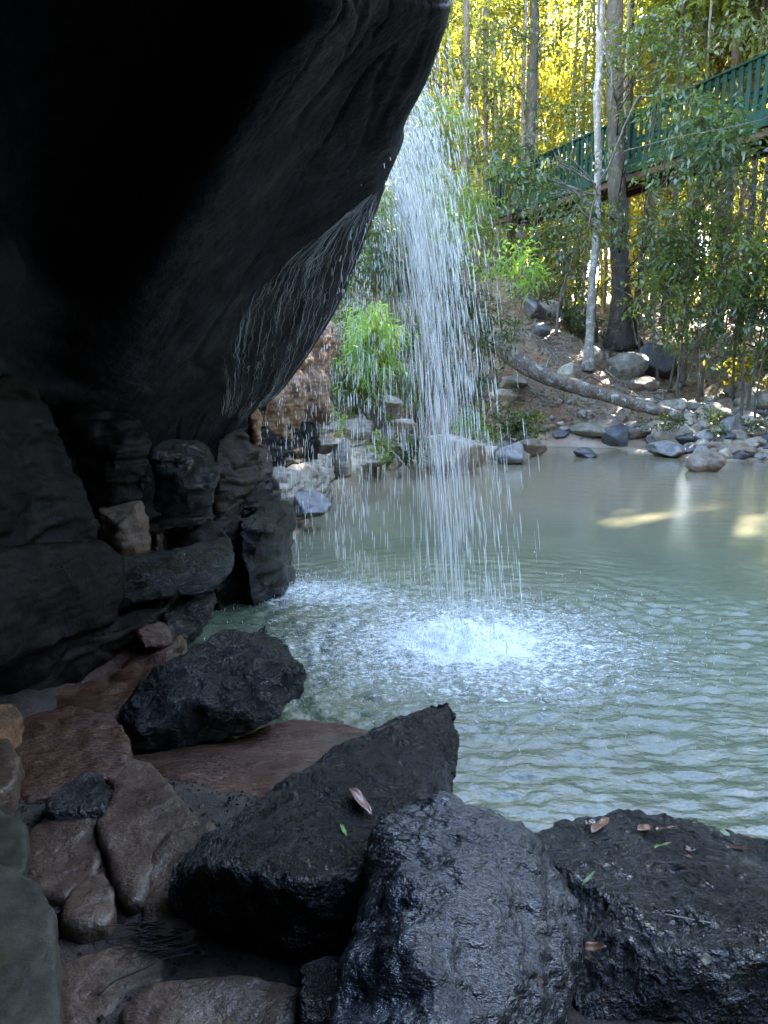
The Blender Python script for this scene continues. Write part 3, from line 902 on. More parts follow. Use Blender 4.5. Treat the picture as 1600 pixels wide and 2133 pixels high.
glossy_boulder = hull_rock("boulder", [
    (1090, 1742, 2.45), (1160, 1708, 2.6), (1300, 1694, 2.7), (1440, 1708, 2.7), (1560, 1745, 2.6), (1760, 1790, 2.5), (1900, 1900, 2.2), (1200, 1850, 2.2), (1240, 1950, 1.98),
    (1215, 1900, 2.1), (1330, 1985, 1.86), (1480, 1990, 1.80), (1640, 1990, 1.8), (1900, 2020, 1.75), (1300, 1880, 1.98), (1500, 1880, 1.98), (1215, 2150, 1.74), (1250, 2300, 1.68), (1500, 2300, 1.66), (1800, 2300, 1.64), (1950, 2250, 1.66)],
    back=0.15, shrink=0.8, vox=0.010, smooth=4, disp=[('n', 2.2, 0.035), ('n', 6, 0.02, (1, 1.5, 1.5)), ('n', 14, 0.012), ('n', 40, 0.0035)], mat=M_DARKWET, seed=119, drop=-0.3)
tag(glossy_boulder, "broad dark glossy boulder strewn with fallen leaves beside the open water", "boulder")

prop_rock = hull_rock("rock", [(620, 2010, 1.78), (660, 1990, 1.8), (720, 1990, 1.8), (735, 2080, 1.7), (700, 2200, 1.6), (640, 2200, 1.6), (625, 2080, 1.68)], back=0.2, vox=0.01, smooth=4,
    disp=[('n', 5, 0.02), ('n', 20, 0.006)], mat=M_DARKWET, seed=127, drop=0.0)
tag(prop_rock, "narrow dark rock jammed upright under the long black boulder", "rock")

# ------------------------------------------------------------------ flat stones set in the mud
SD = [('n', 2.5, 0.018), ('n', 8, 0.007), ('n', 30, 0.002)]
def flat(outline, zt, zb, label, mat=M_SLAB, seed=1, **kw):
    kw.setdefault('disp', SD); kw.setdefault('smooth', 5); kw.setdefault('grow', 1.11); kw['smooth'] = min(kw['smooth'], 5)
    o = slab_rock("flat_stone", outline, zt, zb, mat=mat, seed=seed, **kw)
    return tag(o, label, "stone")
flat([(30, 1545), (60, 1510), (150, 1490), (230, 1500), (262, 1540), (255, 1580), (225, 1600), (150, 1612), (60, 1640), (30, 1610)], 0.27, -0.05,
     "smooth reddish brown stone beside the black boulder's dark end", M_SLABWET, 201, tilt=(0, 0.12))
wet_slab = flat([(285, 1575), (360, 1562), (470, 1545), (600, 1490), (700, 1495), (800, 1530), (840, 1640), (700, 1745), (500, 1712), (440, 1700), (380, 1640), (330, 1600)], 0.13, -0.25,
     "large wet reddish slab sloping into the pool beneath the rough black boulder", M_SLABWET, 202, tilt=(-0.03, -0.06), vox=0.014)
flat([(228, 1590), (262, 1577), (320, 1590), (345, 1625), (372, 1668), (410, 1710), (450, 1725), (420, 1755), (330, 1765), (318, 1800), (300, 1850), (270, 1858), (245, 1810), (225, 1755), (208, 1700), (232, 1665), (240, 1640), (222, 1620)],
     0.25, -0.05, "brown stone shaped like a boot, tapering between its neighbours in the mud", M_SLAB, 203, smooth=7)
flat([(318, 1795), (350, 1752), (440, 1735), (470, 1800), (450, 1900), (385, 1925), (330, 1930), (302, 1910), (305, 1850)], 0.24, -0.05,
     "squarish brown stone tucked under the long black boulder's blunt end", M_SLAB, 204, tilt=(0, 0.1))
flat([(102, 1660), (130, 1630), (172, 1602), (212, 1606), (220, 1640), (215, 1672), (170, 1680), (110, 1680)], 0.27, -0.02,
     "small dark wedge of stone between the reddish stone and the boot-shaped one", M_DARKWET, 205, smooth=3)
flat([(55, 1740), (90, 1700), (130, 1682), (180, 1685), (205, 1720), (205, 1790), (180, 1830), (130, 1860), (70, 1850), (50, 1800)], 0.225, -0.05,
     "low muddy brown stone half sunk in the mud, above the oval one", M_SLAB, 206, smooth=10)
flat([(135, 1875), (170, 1825), (215, 1808), (240, 1840), (238, 1890), (215, 1915), (170, 1925), (138, 1910)], 0.235, -0.02,
     "small oval muddy stone alone in the mud", M_SLAB, 207, smooth=10)
flat([(-80, 1700), (0, 1690), (42, 1715), (55, 1770), (48, 1810), (0, 1828), (-80, 1820)], 0.27, -0.02,
     "rounded greenish stone above the big pale mossy one", M_SLABG, 208, smooth=10)
flat([(-120, 1830), (30, 1825), (80, 1850), (105, 1900), (115, 2000), (125, 2133), (120, 2260), (-120, 2260)], 0.33, -0.02,
     "big pale mossy stone with a smooth rounded edge beside the mud", M_SLABG, 209, smooth=14, tilt=(-0.15, 0))
flat([(270, 2100), (330, 2055), (440, 2035), (560, 2030), (640, 2060), (680, 2150), (600, 2280), (330, 2280), (270, 2180)], 0.27, -0.02,
     "dark rounded stone half buried in front of the long black boulder", M_SLAB, 210, smooth=12)
flat([(120, 2010), (180, 1990), (260, 1965), (330, 1990), (330, 2040), (260, 2060), (220, 2130), (140, 2150)], 0.215, -0.02,
     "low muddy stone beside the tangle of twigs", M_SLAB, 211, smooth=14)
flat([(-120, 1500), (-40, 1470), (20, 1466), (42, 1485), (35, 1512), (-20, 1530), (-120, 1545)], 0.36, 0.0,
     "small orange lit stone on top of the pinkish one", M_ORANGE, 212, smooth=10)  # colour alone gives this stone its orange sunlight
flat([(-120, 1560), (-40, 1535), (15, 1535), (34, 1570), (25, 1620), (-20, 1650), (-120, 1660)], 0.33, 0.0,
     "smooth pinkish stone just under the small orange one", M_SLAB, 213, smooth=12)
shelf = flat([(-160, 1440), (0, 1400), (130, 1370), (240, 1340), (330, 1330), (372, 1340), (330, 1400), (270, 1470), (215, 1505), (120, 1500), (40, 1540), (-60, 1560), (-160, 1560)], 0.17, -0.3,
     "wet layered shelf of brown rock running under the cave wall to the pool", M_SLABWET, 214, vox=0.016, smooth=3, disp=[('n', 1.8, 0.04), ('s', 9, 0.03), ('n', 7, 0.012)], tilt=(0.10, 0.06))
hull = hull_rock("rock", [(285, 1315, 4.3), (330, 1296, 4.4), (356, 1310, 4.4), (352, 1345, 4.3), (300, 1352, 4.2)], back=0.15, vox=0.01, smooth=3, disp=[('n', 8, 0.02)], mat=M_SLABWET, seed=215)
tag(hull, "small wet reddish rock against the foot of the cave wall", "rock")
wr = hull_rock("pebble", [(222, 1503, 3.5), (234, 1497, 3.52), (243, 1503, 3.5), (240, 1514, 3.46), (226, 1514, 3.46)], back=0.04, vox=0.004, smooth=3, disp=[], mat=M_COB[2], seed=216)
tag(wr, "small white pebble at the waterline by the black boulder", "pebble")

# ================================================================== stones across the pool
def stone_template(k, seed, planes=9, res=4, rough=0.05, squash=0.75):
    rs = np.random.RandomState(seed)
    bm = bmesh.new()
    bmesh.ops.create_icosphere(bm, subdivisions=res, radius=1.0)
    me = bpy.data.meshes.new("stone")
    bm.to_mesh(me); bm.free()
    c = get_co(me)
    for _ in range(planes):
        n = rs.normal(size=3); n /= np.linalg.norm(n)
        d = rs.uniform(0.50, 0.82)
        s = c @ n - d
        c -= np.maximum(0, s)[:, None] * n * 0.985
    c += c / np.linalg.norm(c, axis=1)[:, None] * (rough * fbm(c * 1.8 + seed, 4, seed))[:, None]
    c += c / np.linalg.norm(c, axis=1)[:, None] * (0.35 * rough * fbm(c * 7 + seed, 3, seed))[:, None]
    c[:, 2] *= squash
    c /= np.abs(c).max(0)
    set_co(me, c)
    me.polygons.foreach_set("use_smooth", np.ones(len(me.polygons), dtype=bool))
    return me
TPL_ANG = [stone_template(i, 300 + i, 18, 4, 0.035) for i in range(6)]
TPL_RND = [stone_template(i, 320 + i, 5, 4, 0.10) for i in range(6)]
TPL_TWIN = {}
def slope_y(px, py):
    g = march(px, py, 13.5, 30.0)
    return None if g is None else g.y
def stone(px, py, w, h, kind, mi, label, Y=None, z=None, rot=0.0, tilt=0.0, depth=0.8, group=None, cat="rock", name="rock", k=0):
    """a stone whose centre shows at (px,py), w x h pixels across"""
    if px > 1000 and (Y is not None or (z is not None and z > 0.04)):
        Y = slope_y(px, py + h * 0.30)
        if Y is not None: Y += 0.02
    if Y is None:
        base = P(px, py + h * 0.45, z=z if z is not None else 0.06)
        Y = base.y + 0.0
    c = P(px, py, Y)
    s = Y / ray(px, py).y / FPX * (1.28 if px > 1000 else 1.25)
    tpl = (TPL_ANG if kind == 'a' else TPL_RND)[k % 6]
    key = (kind, k % 6, mi)
    if key not in TPL_TWIN:
        m = tpl.copy()
        m.materials.append(M_COB[mi] if mi < 4 else (M_SANDST if mi == 4 else M_ORANGE))
        TPL_TWIN[key] = m
    o = bpy.data.objects.new(name, TPL_TWIN[key])
    COL.objects.link(o)
    o.location = c
    o.scale = (w * s / 2, w * s / 2 * depth, h * s / 2 * 1.12)
    o.rotation_euler = (0, tilt, rot)
    tag(o, label, cat, group)
    return o

SS = [
 # big ones near the fall
 (932, 940, 118, 84, 'a', 2, "large pale boulder standing in the water behind the falling stream", dict(k=1, depth=0.7)),
 (985, 945, 62, 40, 'a', 5, "tan slanting rock leaning on the pale boulder behind the fall", dict(k=2)),
 (986, 937, 52, 30, 'a', 0, "blue grey wedge of rock at the waterline next to the pale boulder", dict(k=3)),
 (1024, 943, 34, 22, 'a', 2, "small low rock at the waterline, first of the row before the sandy beach", dict(k=4)),
 (1045, 928, 44, 22, 'r', 0, "rounded grey rock resting behind the sloping block on the beach", dict(k=0)),
 (1068, 943, 56, 34, 'a', 0, "sloping grey block at the waterline before the sandy beach", dict(k=5)),
 (1109, 928, 52, 34, 'a', 1, "angular brown block sitting alone on the sandy beach", dict(k=0)),
 (1168, 903, 32, 20, 'a', 3, "small dark rock on the sand below the fallen log", dict(k=1, z=0.25)),
 (1219, 944, 44, 18, 'r', 3, "flat dark rock just breaking the water before the beach", dict(k=2, z=0.0)),
 (1286, 911, 54, 44, 'a', 3, "dark upright block on the sandy beach under the log's end", dict(k=2, z=0.12)),
 (1320, 900, 56, 32, 'a', 0, "blue grey wedge of rock behind the dark upright block", dict(k=3, z=0.2)),
 (1255, 890, 110, 26, 'a', 4, "long flat greenish stone lying on the bank below the log", dict(k=5, z=0.3, depth=0.6)),
 (1290, 885, 40, 30, 'a', 1, "squat brownish stone at the end of the long flat greenish one", dict(k=4, z=0.3)),
 (1475, 965, 70, 36, 'r', 1, "dark worn lump of driftwood-brown rock in the shallows before the cobbles", dict(k=4, z=0.0)),
 (1384, 936, 68, 26, 'r', 0, "smooth blue oval cobble at the edge of the water", dict(k=1, z=0.03)),
 (1438, 938, 46, 18, 'r', 3, "smooth dark oval cobble at the waterline between the blue one and the brown lump", dict(k=3, z=0.02)),
 (1408, 906, 84, 42, 'r', 2, "large tan cobble behind the smooth blue oval one", dict(k=5, z=0.12)),
 (1378, 914, 54, 32, 'a', 0, "steep sided grey cobble leaning on the large tan one", dict(k=1, z=0.10)),
 (1436, 916, 54, 30, 'a', 3, "dark hollow fronted rock wedged in the cobbles", dict(k=0, z=0.08)),
 (1480, 917, 62, 34, 'r', 0, "broad brownish grey cobble in the middle of the pile", dict(k=2, z=0.10)),
 (1522, 893, 44, 54, 'a', 0, "tall blue grey pointed rock standing up out of the pile", dict(k=5, z=0.15, tilt=0.35)),
 (1535, 912, 46, 24, 'r', 2, "pale cobble at the foot of the tall pointed rock", dict(k=0, z=0.08)),
 (1496, 935, 46, 22, 'r', 1, "low pinkish cobble at the water's edge", dict(k=1, z=0.03)),
 (1540, 940, 58, 26, 'r', 1, "wide pinkish cobble beside the low pinkish one", dict(k=3, z=0.02)),
 (1545, 929, 62, 16, 'r', 2, "long flat tan cobble behind the wide pinkish one", dict(k=4, z=0.06)),
 (1480, 868, 72, 44, 'a', 2, "large greenish weathered rock with weeds against it", dict(k=3, z=0.4)),
 (1556, 828, 80, 52, 'r', 4, "biggest rounded boulder at the top of the cobble pile", dict(k=2, z=0.5)),
 (1590, 842, 50, 38, 'r', 2, "grey rounded rock beside the biggest boulder of the pile", dict(k=5, z=0.4)),
 (1548, 860, 44, 22, 'r', 0, "low grey rock in front of the biggest boulder of the pile", dict(k=1, z=0.35)),
 (1556, 878, 52, 30, 'r', 2, "pale mottled rock between the pointed rock and the weeds", dict(k=3, z=0.25)),
 (1438, 845, 66, 22, 'a', 4, "flat brown slab on the bank behind the log's end", dict(k=1, z=0.5, depth=0.6)),
 (1400, 852, 58, 32, 'a', 4, "square shouldered grey rock just behind the log's tip", dict(k=4, z=0.45)),
 (1505, 845, 50, 26, 'a', 1, "brown rock between the flat slab and the biggest boulder", dict(k=5, z=0.45)),
 (1340, 838, 72, 22, 'a', 2, "flat grey stone behind the middle of the log", dict(k=0, z=0.6, depth=0.6)),
 (1436, 873, 22, 18, 'r', 2, "round pale cobble touching the log's tip", dict(k=2, z=0.3)),
 (1470, 890, 34, 20, 'r', 2, "small pale cobble under the greenish weathered rock", dict(k=5, z=0.2)),
 (1452, 896, 34, 22, 'a', 2, "white topped cobble between the log's tip and the broad grey cobble", dict(k=3, z=0.18)),
 # slope
 (1342, 803, 58, 28, 'a', 1, "squared brown block halfway up the bank above the log", dict(k=2, z=1.0)),
 (1310, 765, 76, 44, 'r', 4, "wide grey green boulder at the foot of the big buttressed tree", dict(k=4, Y=18.0)),
 (1365, 755, 88, 70, 'a', 3, "dark slanting slab-like boulder to the side of the big tree", dict(k=1, Y=18.3, tilt=0.6)),
 (1182, 773, 36, 26, 'a', 2, "small square pale rock on the bare slope by the slim pale tree", dict(k=5, Y=17.2)),
 (1235, 745, 34, 34, 'r', 2, "rounded pale rock right behind the slim pale tree", dict(k=3, Y=17.9)),
 (1115, 648, 60, 40, 'a', 3, "dark tilted rock high on the bare slope", dict(k=0, Y=19.5, tilt=0.7)),
 (1145, 645, 48, 30, 'a', 4, "grey rock beside the dark tilted one high on the slope", dict(k=2, Y=19.8)),
 (1125, 692, 34, 28, 'a', 3, "dark blocky rock midway up the bare slope", dict(k=3, Y=18.8)),
 (1320, 668, 40, 44, 'a', 4, "pale upright rock behind the big buttressed tree", dict(k=1, Y=19.6)),
 (1085, 480, 40, 26, 'a', 1, "brown rock ledge under the far end of the footbridge", dict(k=4, Y=24)),
 (1100, 520, 44, 24, 'a', 4, "grey rock ledge lower down under the far end of the footbridge", dict(k=2, Y=23)),
 (1052, 826, 60, 38, 'a', 2, "pale angular rock on the bank behind the beach weeds", dict(k=0, z=0.7)),
 (1065, 800, 54, 24, 'a', 4, "flat pale rock tucked under the raised end of the log", dict(k=3, z=0.95)),
 # stacked shelf beyond the curtain
 (740, 893, 92, 36, 'a', 4, "broad flat tan stone crowning the stack behind the drips", dict(k=2, Y=12.2, depth=0.7)),
 (652, 878, 62, 18, 'r', 4, "thin mossy plate of stone near the cave mouth", dict(k=1, Y=11.2)),
 (657, 895, 70, 28, 'a', 1, "brown layered stone under the thin mossy plate", dict(k=3, Y=11.2)),
 (690, 868, 42, 16, 'a', 0, "small grey plate between the mossy one and the broad tan stone", dict(k=4, Y=12.3)),
 (800, 908, 62, 34, 'a', 4, "pale sloping stone to the side of the broad tan one", dict(k=5, Y=12.8)),
 (842, 882, 48, 24, 'a', 2, "pale flat stone behind the falling stream", dict(k=0, Y=13.4)),
 (765, 950, 78, 34, 'r', 4, "long rounded sandstone bar at the waterline behind the drips", dict(k=2, Y=12.0)),
 (800, 932, 56, 26, 'a', 4, "pale layered stone above the rounded sandstone bar", dict(k=1, Y=12.5)),
 (745, 925, 80, 26, 'a', 4, "grey layered plate beneath the broad tan stone", dict(k=4, Y=12.3, depth=0.7)),
 (822, 964, 32, 32, 'a', 2, "small pointed pale rock standing in the shallows behind the drips", dict(k=3, z=0.0)),
 (712, 955, 44, 66, 'a', 4, "mossy upright block beside the big grey sandstone shelf", dict(k=5, Y=10.9)),
 (660, 925, 96, 34, 'a', 4, "dark edged mossy ledge above the big grey sandstone shelf", dict(k=0, Y=10.9, depth=0.8)),
 (630, 1050, 100, 40, 'r', 3, "thin dark ledge just above the water under the big grey shelf", dict(k=2, Y=8.6)),
 (800, 842, 64, 28, 'a', 4, "flat stone high on the bank beneath the bright green shrub", dict(k=3, Y=13.6)),
 (775, 868, 44, 20, 'a', 2, "small pale stone high on the bank under the shrubs", dict(k=1, Y=13.2)),
]
for s in SS:
    px, py, w, h, kd, mi, lab, kw = s
    stone(px, py, w, h, kd, mi, lab, rot=(hash((px, py)) % 100) / 100 * 0.8 - 0.4, **kw)

shelf_big = hull_rock("sandstone_shelf", [(560, 955, 8.9), (600, 950, 9.4), (640, 935, 10.0), (690, 948, 10.3), (697, 985, 10.1), (680, 1020, 9.4), (655, 1028, 9.0), (600, 1040, 8.4), (560, 1035, 8.2),
    (575, 990, 8.5), (620, 985, 8.8), (665, 990, 9.5)], back=1.2, vox=0.022, smooth=4, disp=[('n', 1.6, 0.06), ('s', 9, 0.04), ('n', 7, 0.02)], mat=M_SANDST, seed=240, drop=-0.1)
tag(shelf_big, "big grey sandstone shelf jutting into the pool at the cave mouth", "rock")

# more cobbles of the pile, too alike to tell apart, and scattered beach stones
rs = random.Random(5)
n = 0
taken = [(s[0], s[1], s[2]) for s in SS]
while n < 96:
    px, py = rs.uniform(1330, 1720), rs.uniform(838, 952)
    if py < 838 + max(0, 1450 - px) * 0.5 or py > 905 + max(0, px - 1330) * 0.35:
        continue
    w = rs.uniform(18, 42)
    if any(abs(px - a) < (c + w) * 0.26 and abs(py - b) < 8 for a, b, c in taken):
        continue
    taken.append((px, py, w))
    stone(px, py, w, w * rs.uniform(0.45, 0.75), rs.choice('ar'), rs.choice([0, 2, 1, 2, 2, 3]), "grey or brown cobble, one of many filling the pile at the pool's far corner",
          z=max(0.0, 0.55 - (py - 838) / 110 * 0.55), rot=rs.uniform(0, 3), group="cobbles of the pile", cat="cobble", name="cobble", k=rs.randrange(6))
    n += 1
n = 0
while n < 34:
    px, py = rs.uniform(1010, 1420), rs.uniform(780, 905)
    w = rs.uniform(10, 24)
    Y = None
    c = None
    c = march(px, py, 14.5, 22)
    if c is None: continue
    stone(px, py, w, w * 0.6, 'a', rs.choice([1, 2, 0, 4]), "small loose stone lying on the earthy bank around the log", Y=c.y, rot=rs.uniform(0, 3),
          group="loose stones on the bank", cat="stone", name="loose_stone", k=rs.randrange(6))
    n += 1
# ================================================================== footbridge
def box(bm, a, b, u, w, h):
    """beam from a to b: horizontal side u width w, height h, a/b on its bottom centre line"""
    a = Vector(a); b = Vector(b); u = Vector(u).normalized() * (w / 2)
    up = Vector((0, 0, h))
    vs = [bm.verts.new(p) for p in (a - u, a + u, a + u + up, a - u + up, b - u, b + u, b + u + up, b - u + up)]
    for f in ((3, 2, 1, 0), (4, 5, 6, 7), (0, 1, 5, 4), (1, 2, 6, 5), (2, 3, 7, 6), (3, 0, 4, 7)):
        bm.faces.new([vs[i] for i in f])

def bm_obj(name, bm, mat, parent, bevel=0.0):
    bmesh.ops.recalc_face_normals(bm, faces=bm.faces)
    if bevel:
        bmesh.ops.bevel(bm, geom=list(bm.edges), offset=bevel, segments=1, affect='EDGES')
    me = bpy.data.meshes.new(name)
    bm.to_mesh(me); bm.free()
    o = link(name, me, mat)
    recenter(o)
    if parent: adopt(o, parent)
    return o

def green_paint():
    t = NT("weathered_green_paint")
    n = t.noise(t.pos, 3, 5, 0.7); f = t.noise(t.mapv(t.pos, (1, 1, 0.2)), 30, 4, 0.7)
    col = t.mix(t.rng(n, 0.35, 0.65), (0.004, 0.020, 0.012), (0.009, 0.034, 0.022))
    col = t.mix(t.rng(f, 0.55, 0.75, 0, 0.5), col, (0.022, 0.040, 0.030))
    return t.end(t.bsdf(col, 0.6, t.bump(f, 0.004), 0.15))
M_GREEN = green_paint()
M_RUST = plain_mat("brown_bridge_timber", (0.035, 0.014, 0.009), (0.07, 0.03, 0.02), 0.7, 6, 0.006)
BA = P(1600, 262, 17.2); BB = Vector((3.55, 29.2, BA.z))
bd = Vector((BB.x - BA.x, BB.y - BA.y, 0)).normalized()
bu = Vector((bd.y, -bd.x, 0))          # sideways; far side of the deck
if bu.x < 0: bu = -bu
B0 = BA - bd * 4.2
BL = (BB - B0).length
BRIDGE = empty("footbridge", (B0 + BB) / 2, "green timber footbridge with slatted railings crossing high among the trees", "footbridge")
BW = 1.5
sideN = Vector((0, 0, 0)); sideF = bu * BW
for sd in (sideN, sideF):
    bm = bmesh.new(); box(bm, B0 + sd, BB + sd, bu, 0.08, 0.34); bm_obj("fascia", bm, M_GREEN, BRIDGE, 0.006)
    up = Vector((0, 0, 1.36)); bm = bmesh.new(); box(bm, B0 + sd + up, BB + sd + up, bu, 0.15, 0.05); bm_obj("handrail", bm, M_GREEN, BRIDGE, 0.006)
    up = Vector((0, 0, 1.23)); inn = bu * (0.03 if sd is sideN else -0.03)
    bm = bmesh.new(); box(bm, B0 + sd + up + inn, BB + sd + up + inn, bu, 0.045, 0.10); bm_obj("top_rail", bm, M_GREEN, BRIDGE)
    up = Vector((0, 0, 0.46)); bm = bmesh.new(); box(bm, B0 + sd + up + inn, BB + sd + up + inn, bu, 0.045, 0.10); bm_obj("bottom_rail", bm, M_GREEN, BRIDGE)
bm = bmesh.new(); box(bm, B0 + bu * (BW / 2) + Vector((0, 0, 0.28)), BB + bu * (BW / 2) + Vector((0, 0, 0.28)), bu, BW - 0.1, 0.05); bm_obj("deck", bm, M_RUST, BRIDGE)
for k in (0.12, 0.75, 1.38):
    bm = bmesh.new(); box(bm, B0 + bu * k + Vector((0, 0, -0.16)), BB + bu * k + Vector((0, 0, -0.16)), bu, 0.14, 0.40); bm_obj("bearer", bm, M_RUST, BRIDGE)
kk = 0
proto_b = None
for sd in (sideN, sideF):
    s = 0.1
    inn = bu * (-0.0 if sd is sideN else 0.0)
    out_ = bu * (-0.02 if sd is sideN else 0.02)
    while s < BL and kk < 118:
        p = B0 + bd * s + sd + out_ + Vector((0, 0, 0.342))
        if proto_b is None:
            bm = bmesh.new()
            box(bm, p - bd * 0.055, p + bd * 0.055, bu, 0.035, 1.02)
            proto_b = bm_obj("baluster", bm, M_GREEN, BRIDGE, 0.004)
            base0 = Vector(proto_b.location); p0 = p.copy()
        else:
            o = proto_b.copy(); COL.objects.link(o); o.parent = BRIDGE
            o.location = base0 + (p - p0)
        kk += 1
        s += 0.235 if sd is sideN else 0.40
for s in np.arange(1.6, BL, 2.4):
    for sd in (sideN, sideF):
        p = B0 + bd * s + sd + bu * (0.07 if sd is sideN else -0.07) + Vector((0, 0, 0.0))
        bm = bmesh.new(); box(bm, p - bd * 0.05, p + bd * 0.05, bu, 0.1, 1.36); bm_obj("post", bm, M_GREEN, BRIDGE, 0.005)

# ================================================================== leaves
def leaf_cloud(name, clumps, n_sprigs, rng, L=0.11, W=0.035, per=9, sprig=0.45, droop=0.5, mat=None, shell_bias=0.5, keep=None):
    """clumps: [(x,y,z,r)]; leaves sit along short twigs spread through every clump"""
    cl = np.array(clumps, float)
    wgt = cl[:, 3] ** 2; wgt /= wgt.sum()
    ci = rng.choice(len(cl), n_sprigs, p=wgt)
    d = rng.normal(size=(n_sprigs, 3)); d /= np.linalg.norm(d, axis=1)[:, None]
    rad = rng.uniform(0, 1, n_sprigs) ** shell_bias
    c = cl[ci, :3] + d * (rad * cl[ci, 3])[:, None] * np.array([1, 1, 0.75])
    ax = d + rng.normal(size=d.shape) * 0.6; ax[:, 2] -= droop; ax /= np.linalg.norm(ax, axis=1)[:, None]
    t = np.linspace(0, 1, per)[None, :, None]
    base = c[:, None, :] + ax[:, None, :] * t * sprig * rng.uniform(0.6, 1.2, (n_sprigs, 1, 1))
    base = base + rng.normal(size=base.shape) * 0.012
    base[:, :, 2] -= 0.10 * (t[..., 0] ** 2) * sprig
    side = np.cross(ax, rng.normal(size=ax.shape)); side /= np.linalg.norm(side, axis=1)[:, None]
    alt = np.where(np.arange(per) % 2 == 0, 1.0, -1.0)[None, :, None]
    ld = side[:, None, :] * alt + ax[:, None, :] * 0.7 + rng.normal(size=base.shape) * 0.35
    ld[:, :, 2] -= droop * 0.6
    ld /= np.linalg.norm(ld, axis=2)[..., None]
    base = base.reshape(-1, 3); ld = ld.reshape(-1, 3)
    if keep is not None:
        k = keep(base); base = base[k]; ld = ld[k]
    n = len(base)
    ll = L * rng.uniform(0.6, 1.25, n)[:, None]; ww = W * rng.uniform(0.7, 1.2, n)[:, None]
    upv = np.array([0, 0, 1.0]) + rng.normal(size=(n, 3)) * 0.55
    sd = np.cross(ld, upv); sd /= np.linalg.norm(sd, axis=1)[:, None] + 1e-9
    nn = np.cross(sd, ld)
    V = np.stack([base, base + ld * ll * 0.45 + sd * ww * 0.5 + nn * ww * 0.12, base + ld * ll - nn * ll * 0.12, base + ld * ll * 0.45 - sd * ww * 0.5 + nn * ww * 0.12], 1).reshape(-1, 3)
    F = np.arange(n * 4).reshape(-1, 4)
    return make_mesh(name, V, F=F, smooth=False)

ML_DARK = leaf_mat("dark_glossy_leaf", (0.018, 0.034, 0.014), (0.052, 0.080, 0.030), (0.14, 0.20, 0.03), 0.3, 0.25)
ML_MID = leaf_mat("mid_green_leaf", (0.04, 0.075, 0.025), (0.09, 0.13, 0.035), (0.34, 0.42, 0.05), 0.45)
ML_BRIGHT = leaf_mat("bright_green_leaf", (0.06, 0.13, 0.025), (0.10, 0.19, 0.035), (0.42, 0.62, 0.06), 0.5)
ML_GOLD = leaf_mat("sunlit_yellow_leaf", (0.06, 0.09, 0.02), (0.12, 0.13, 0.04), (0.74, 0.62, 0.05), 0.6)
ML_OLIVE = leaf_mat("olive_forest_leaf", (0.045, 0.07, 0.025), (0.10, 0.12, 0.05), (0.24, 0.30, 0.05), 0.4)
MB_PALE = bark_mat("pale_blotched_bark", (0.16, 0.125, 0.095), (0.27, 0.225, 0.18), (0.42, 0.38, 0.32), 1.2, 0.9)
MB_DARK = bark_mat("dark_brown_bark", (0.035, 0.026, 0.018), (0.08, 0.06, 0.042), (0.17, 0.14, 0.105), 0.8, 0.3)
MB_TAN = bark_mat("tan_bark", (0.085, 0.063, 0.042), (0.15, 0.115, 0.08), (0.23, 0.19, 0.145), 1.0, 0.5)

def ray_ground(px, py, y0=14.0, y1=40.0):
    g = march(px, py, y0, y1)
    return g if g is not None else P(px, py, y1)

def wiggle(pts, n, amp, rs):
    s = spline(np.array([tuple(p) for p in pts]), n)
    w = np.cumsum(rs.normal(size=(n, 3)) * amp, 0); w -= np.linspace(0, 1, n)[:, None] * w[-1]
    w[:, 2] *= 0.2
    return s + w

def trunk_mesh(name, pts, r0, r1, rs, sides=12, n=40, flare=0.5, lump=0.06, branches=()):
    s = wiggle(pts, n, 0.012, rs)
    t = np.linspace(0, 1, n)
    rad = r0 + (r1 - r0) * t
    rad = rad * (1 + flare * np.exp(-t * n / 2.2))
    a, b = capped(s, rad)
    paths = [(a, b)]
    for bp, br0, br1 in branches:
        q = wiggle(bp, 12, 0.01, rs)
        a, b = capped(q, np.linspace(br0, br1, 12))
        paths.append((a, b))
    V, F = tube_arrays(paths, sides)
    V = V + fbm(V * np.array([6, 6, 2.0]), 3, 5)[:, None] * r0 * lump * np.array([1, 1, 0.1])
    return make_mesh(name, V, F=F), s

# ---- sun gaps: the leaves overhead leave these places lit
GAPS = []
def gap(px, py, r, Y=None, z=None):
    GAPS.append((np.array(P(px, py, Y, z)), r + 0.16))
gap(612, 800, 0.22, Y=9.3); gap(655, 765, 0.18, Y=9.6); gap(675, 715, 0.16, Y=9.9)
gap(532, 885, 0.20, Y=7.4)
gap(1470, 812, 0.75, Y=18.8)
gap(1330, 1108, 1.15, z=0.0); gap(1210, 1125, 0.9, z=0.0); gap(1450, 1095, 1.1, z=0.0); gap(1285, 660, 0.35, Y=18.3)
gap(1075, 1015, 0.38, z=0.0)
gap(770, 700, 0.55, Y=12.3)
gap(1070, 520, 0.50, Y=14.6)
gap(900, 855, 0.35, Y=14.5); gap(955, 845, 0.4, Y=14.8)
gap(1010, 930, 0.35, z=0.05)
gap(965, 935, 0.22, Y=13.6)
gap(1250, 590, 0.9, Y=23.0); gap(1160, 700, 0.3, Y=18.4); gap(1400, 730, 0.35, Y=19); gap(1330, 620, 0.4, Y=20.0)
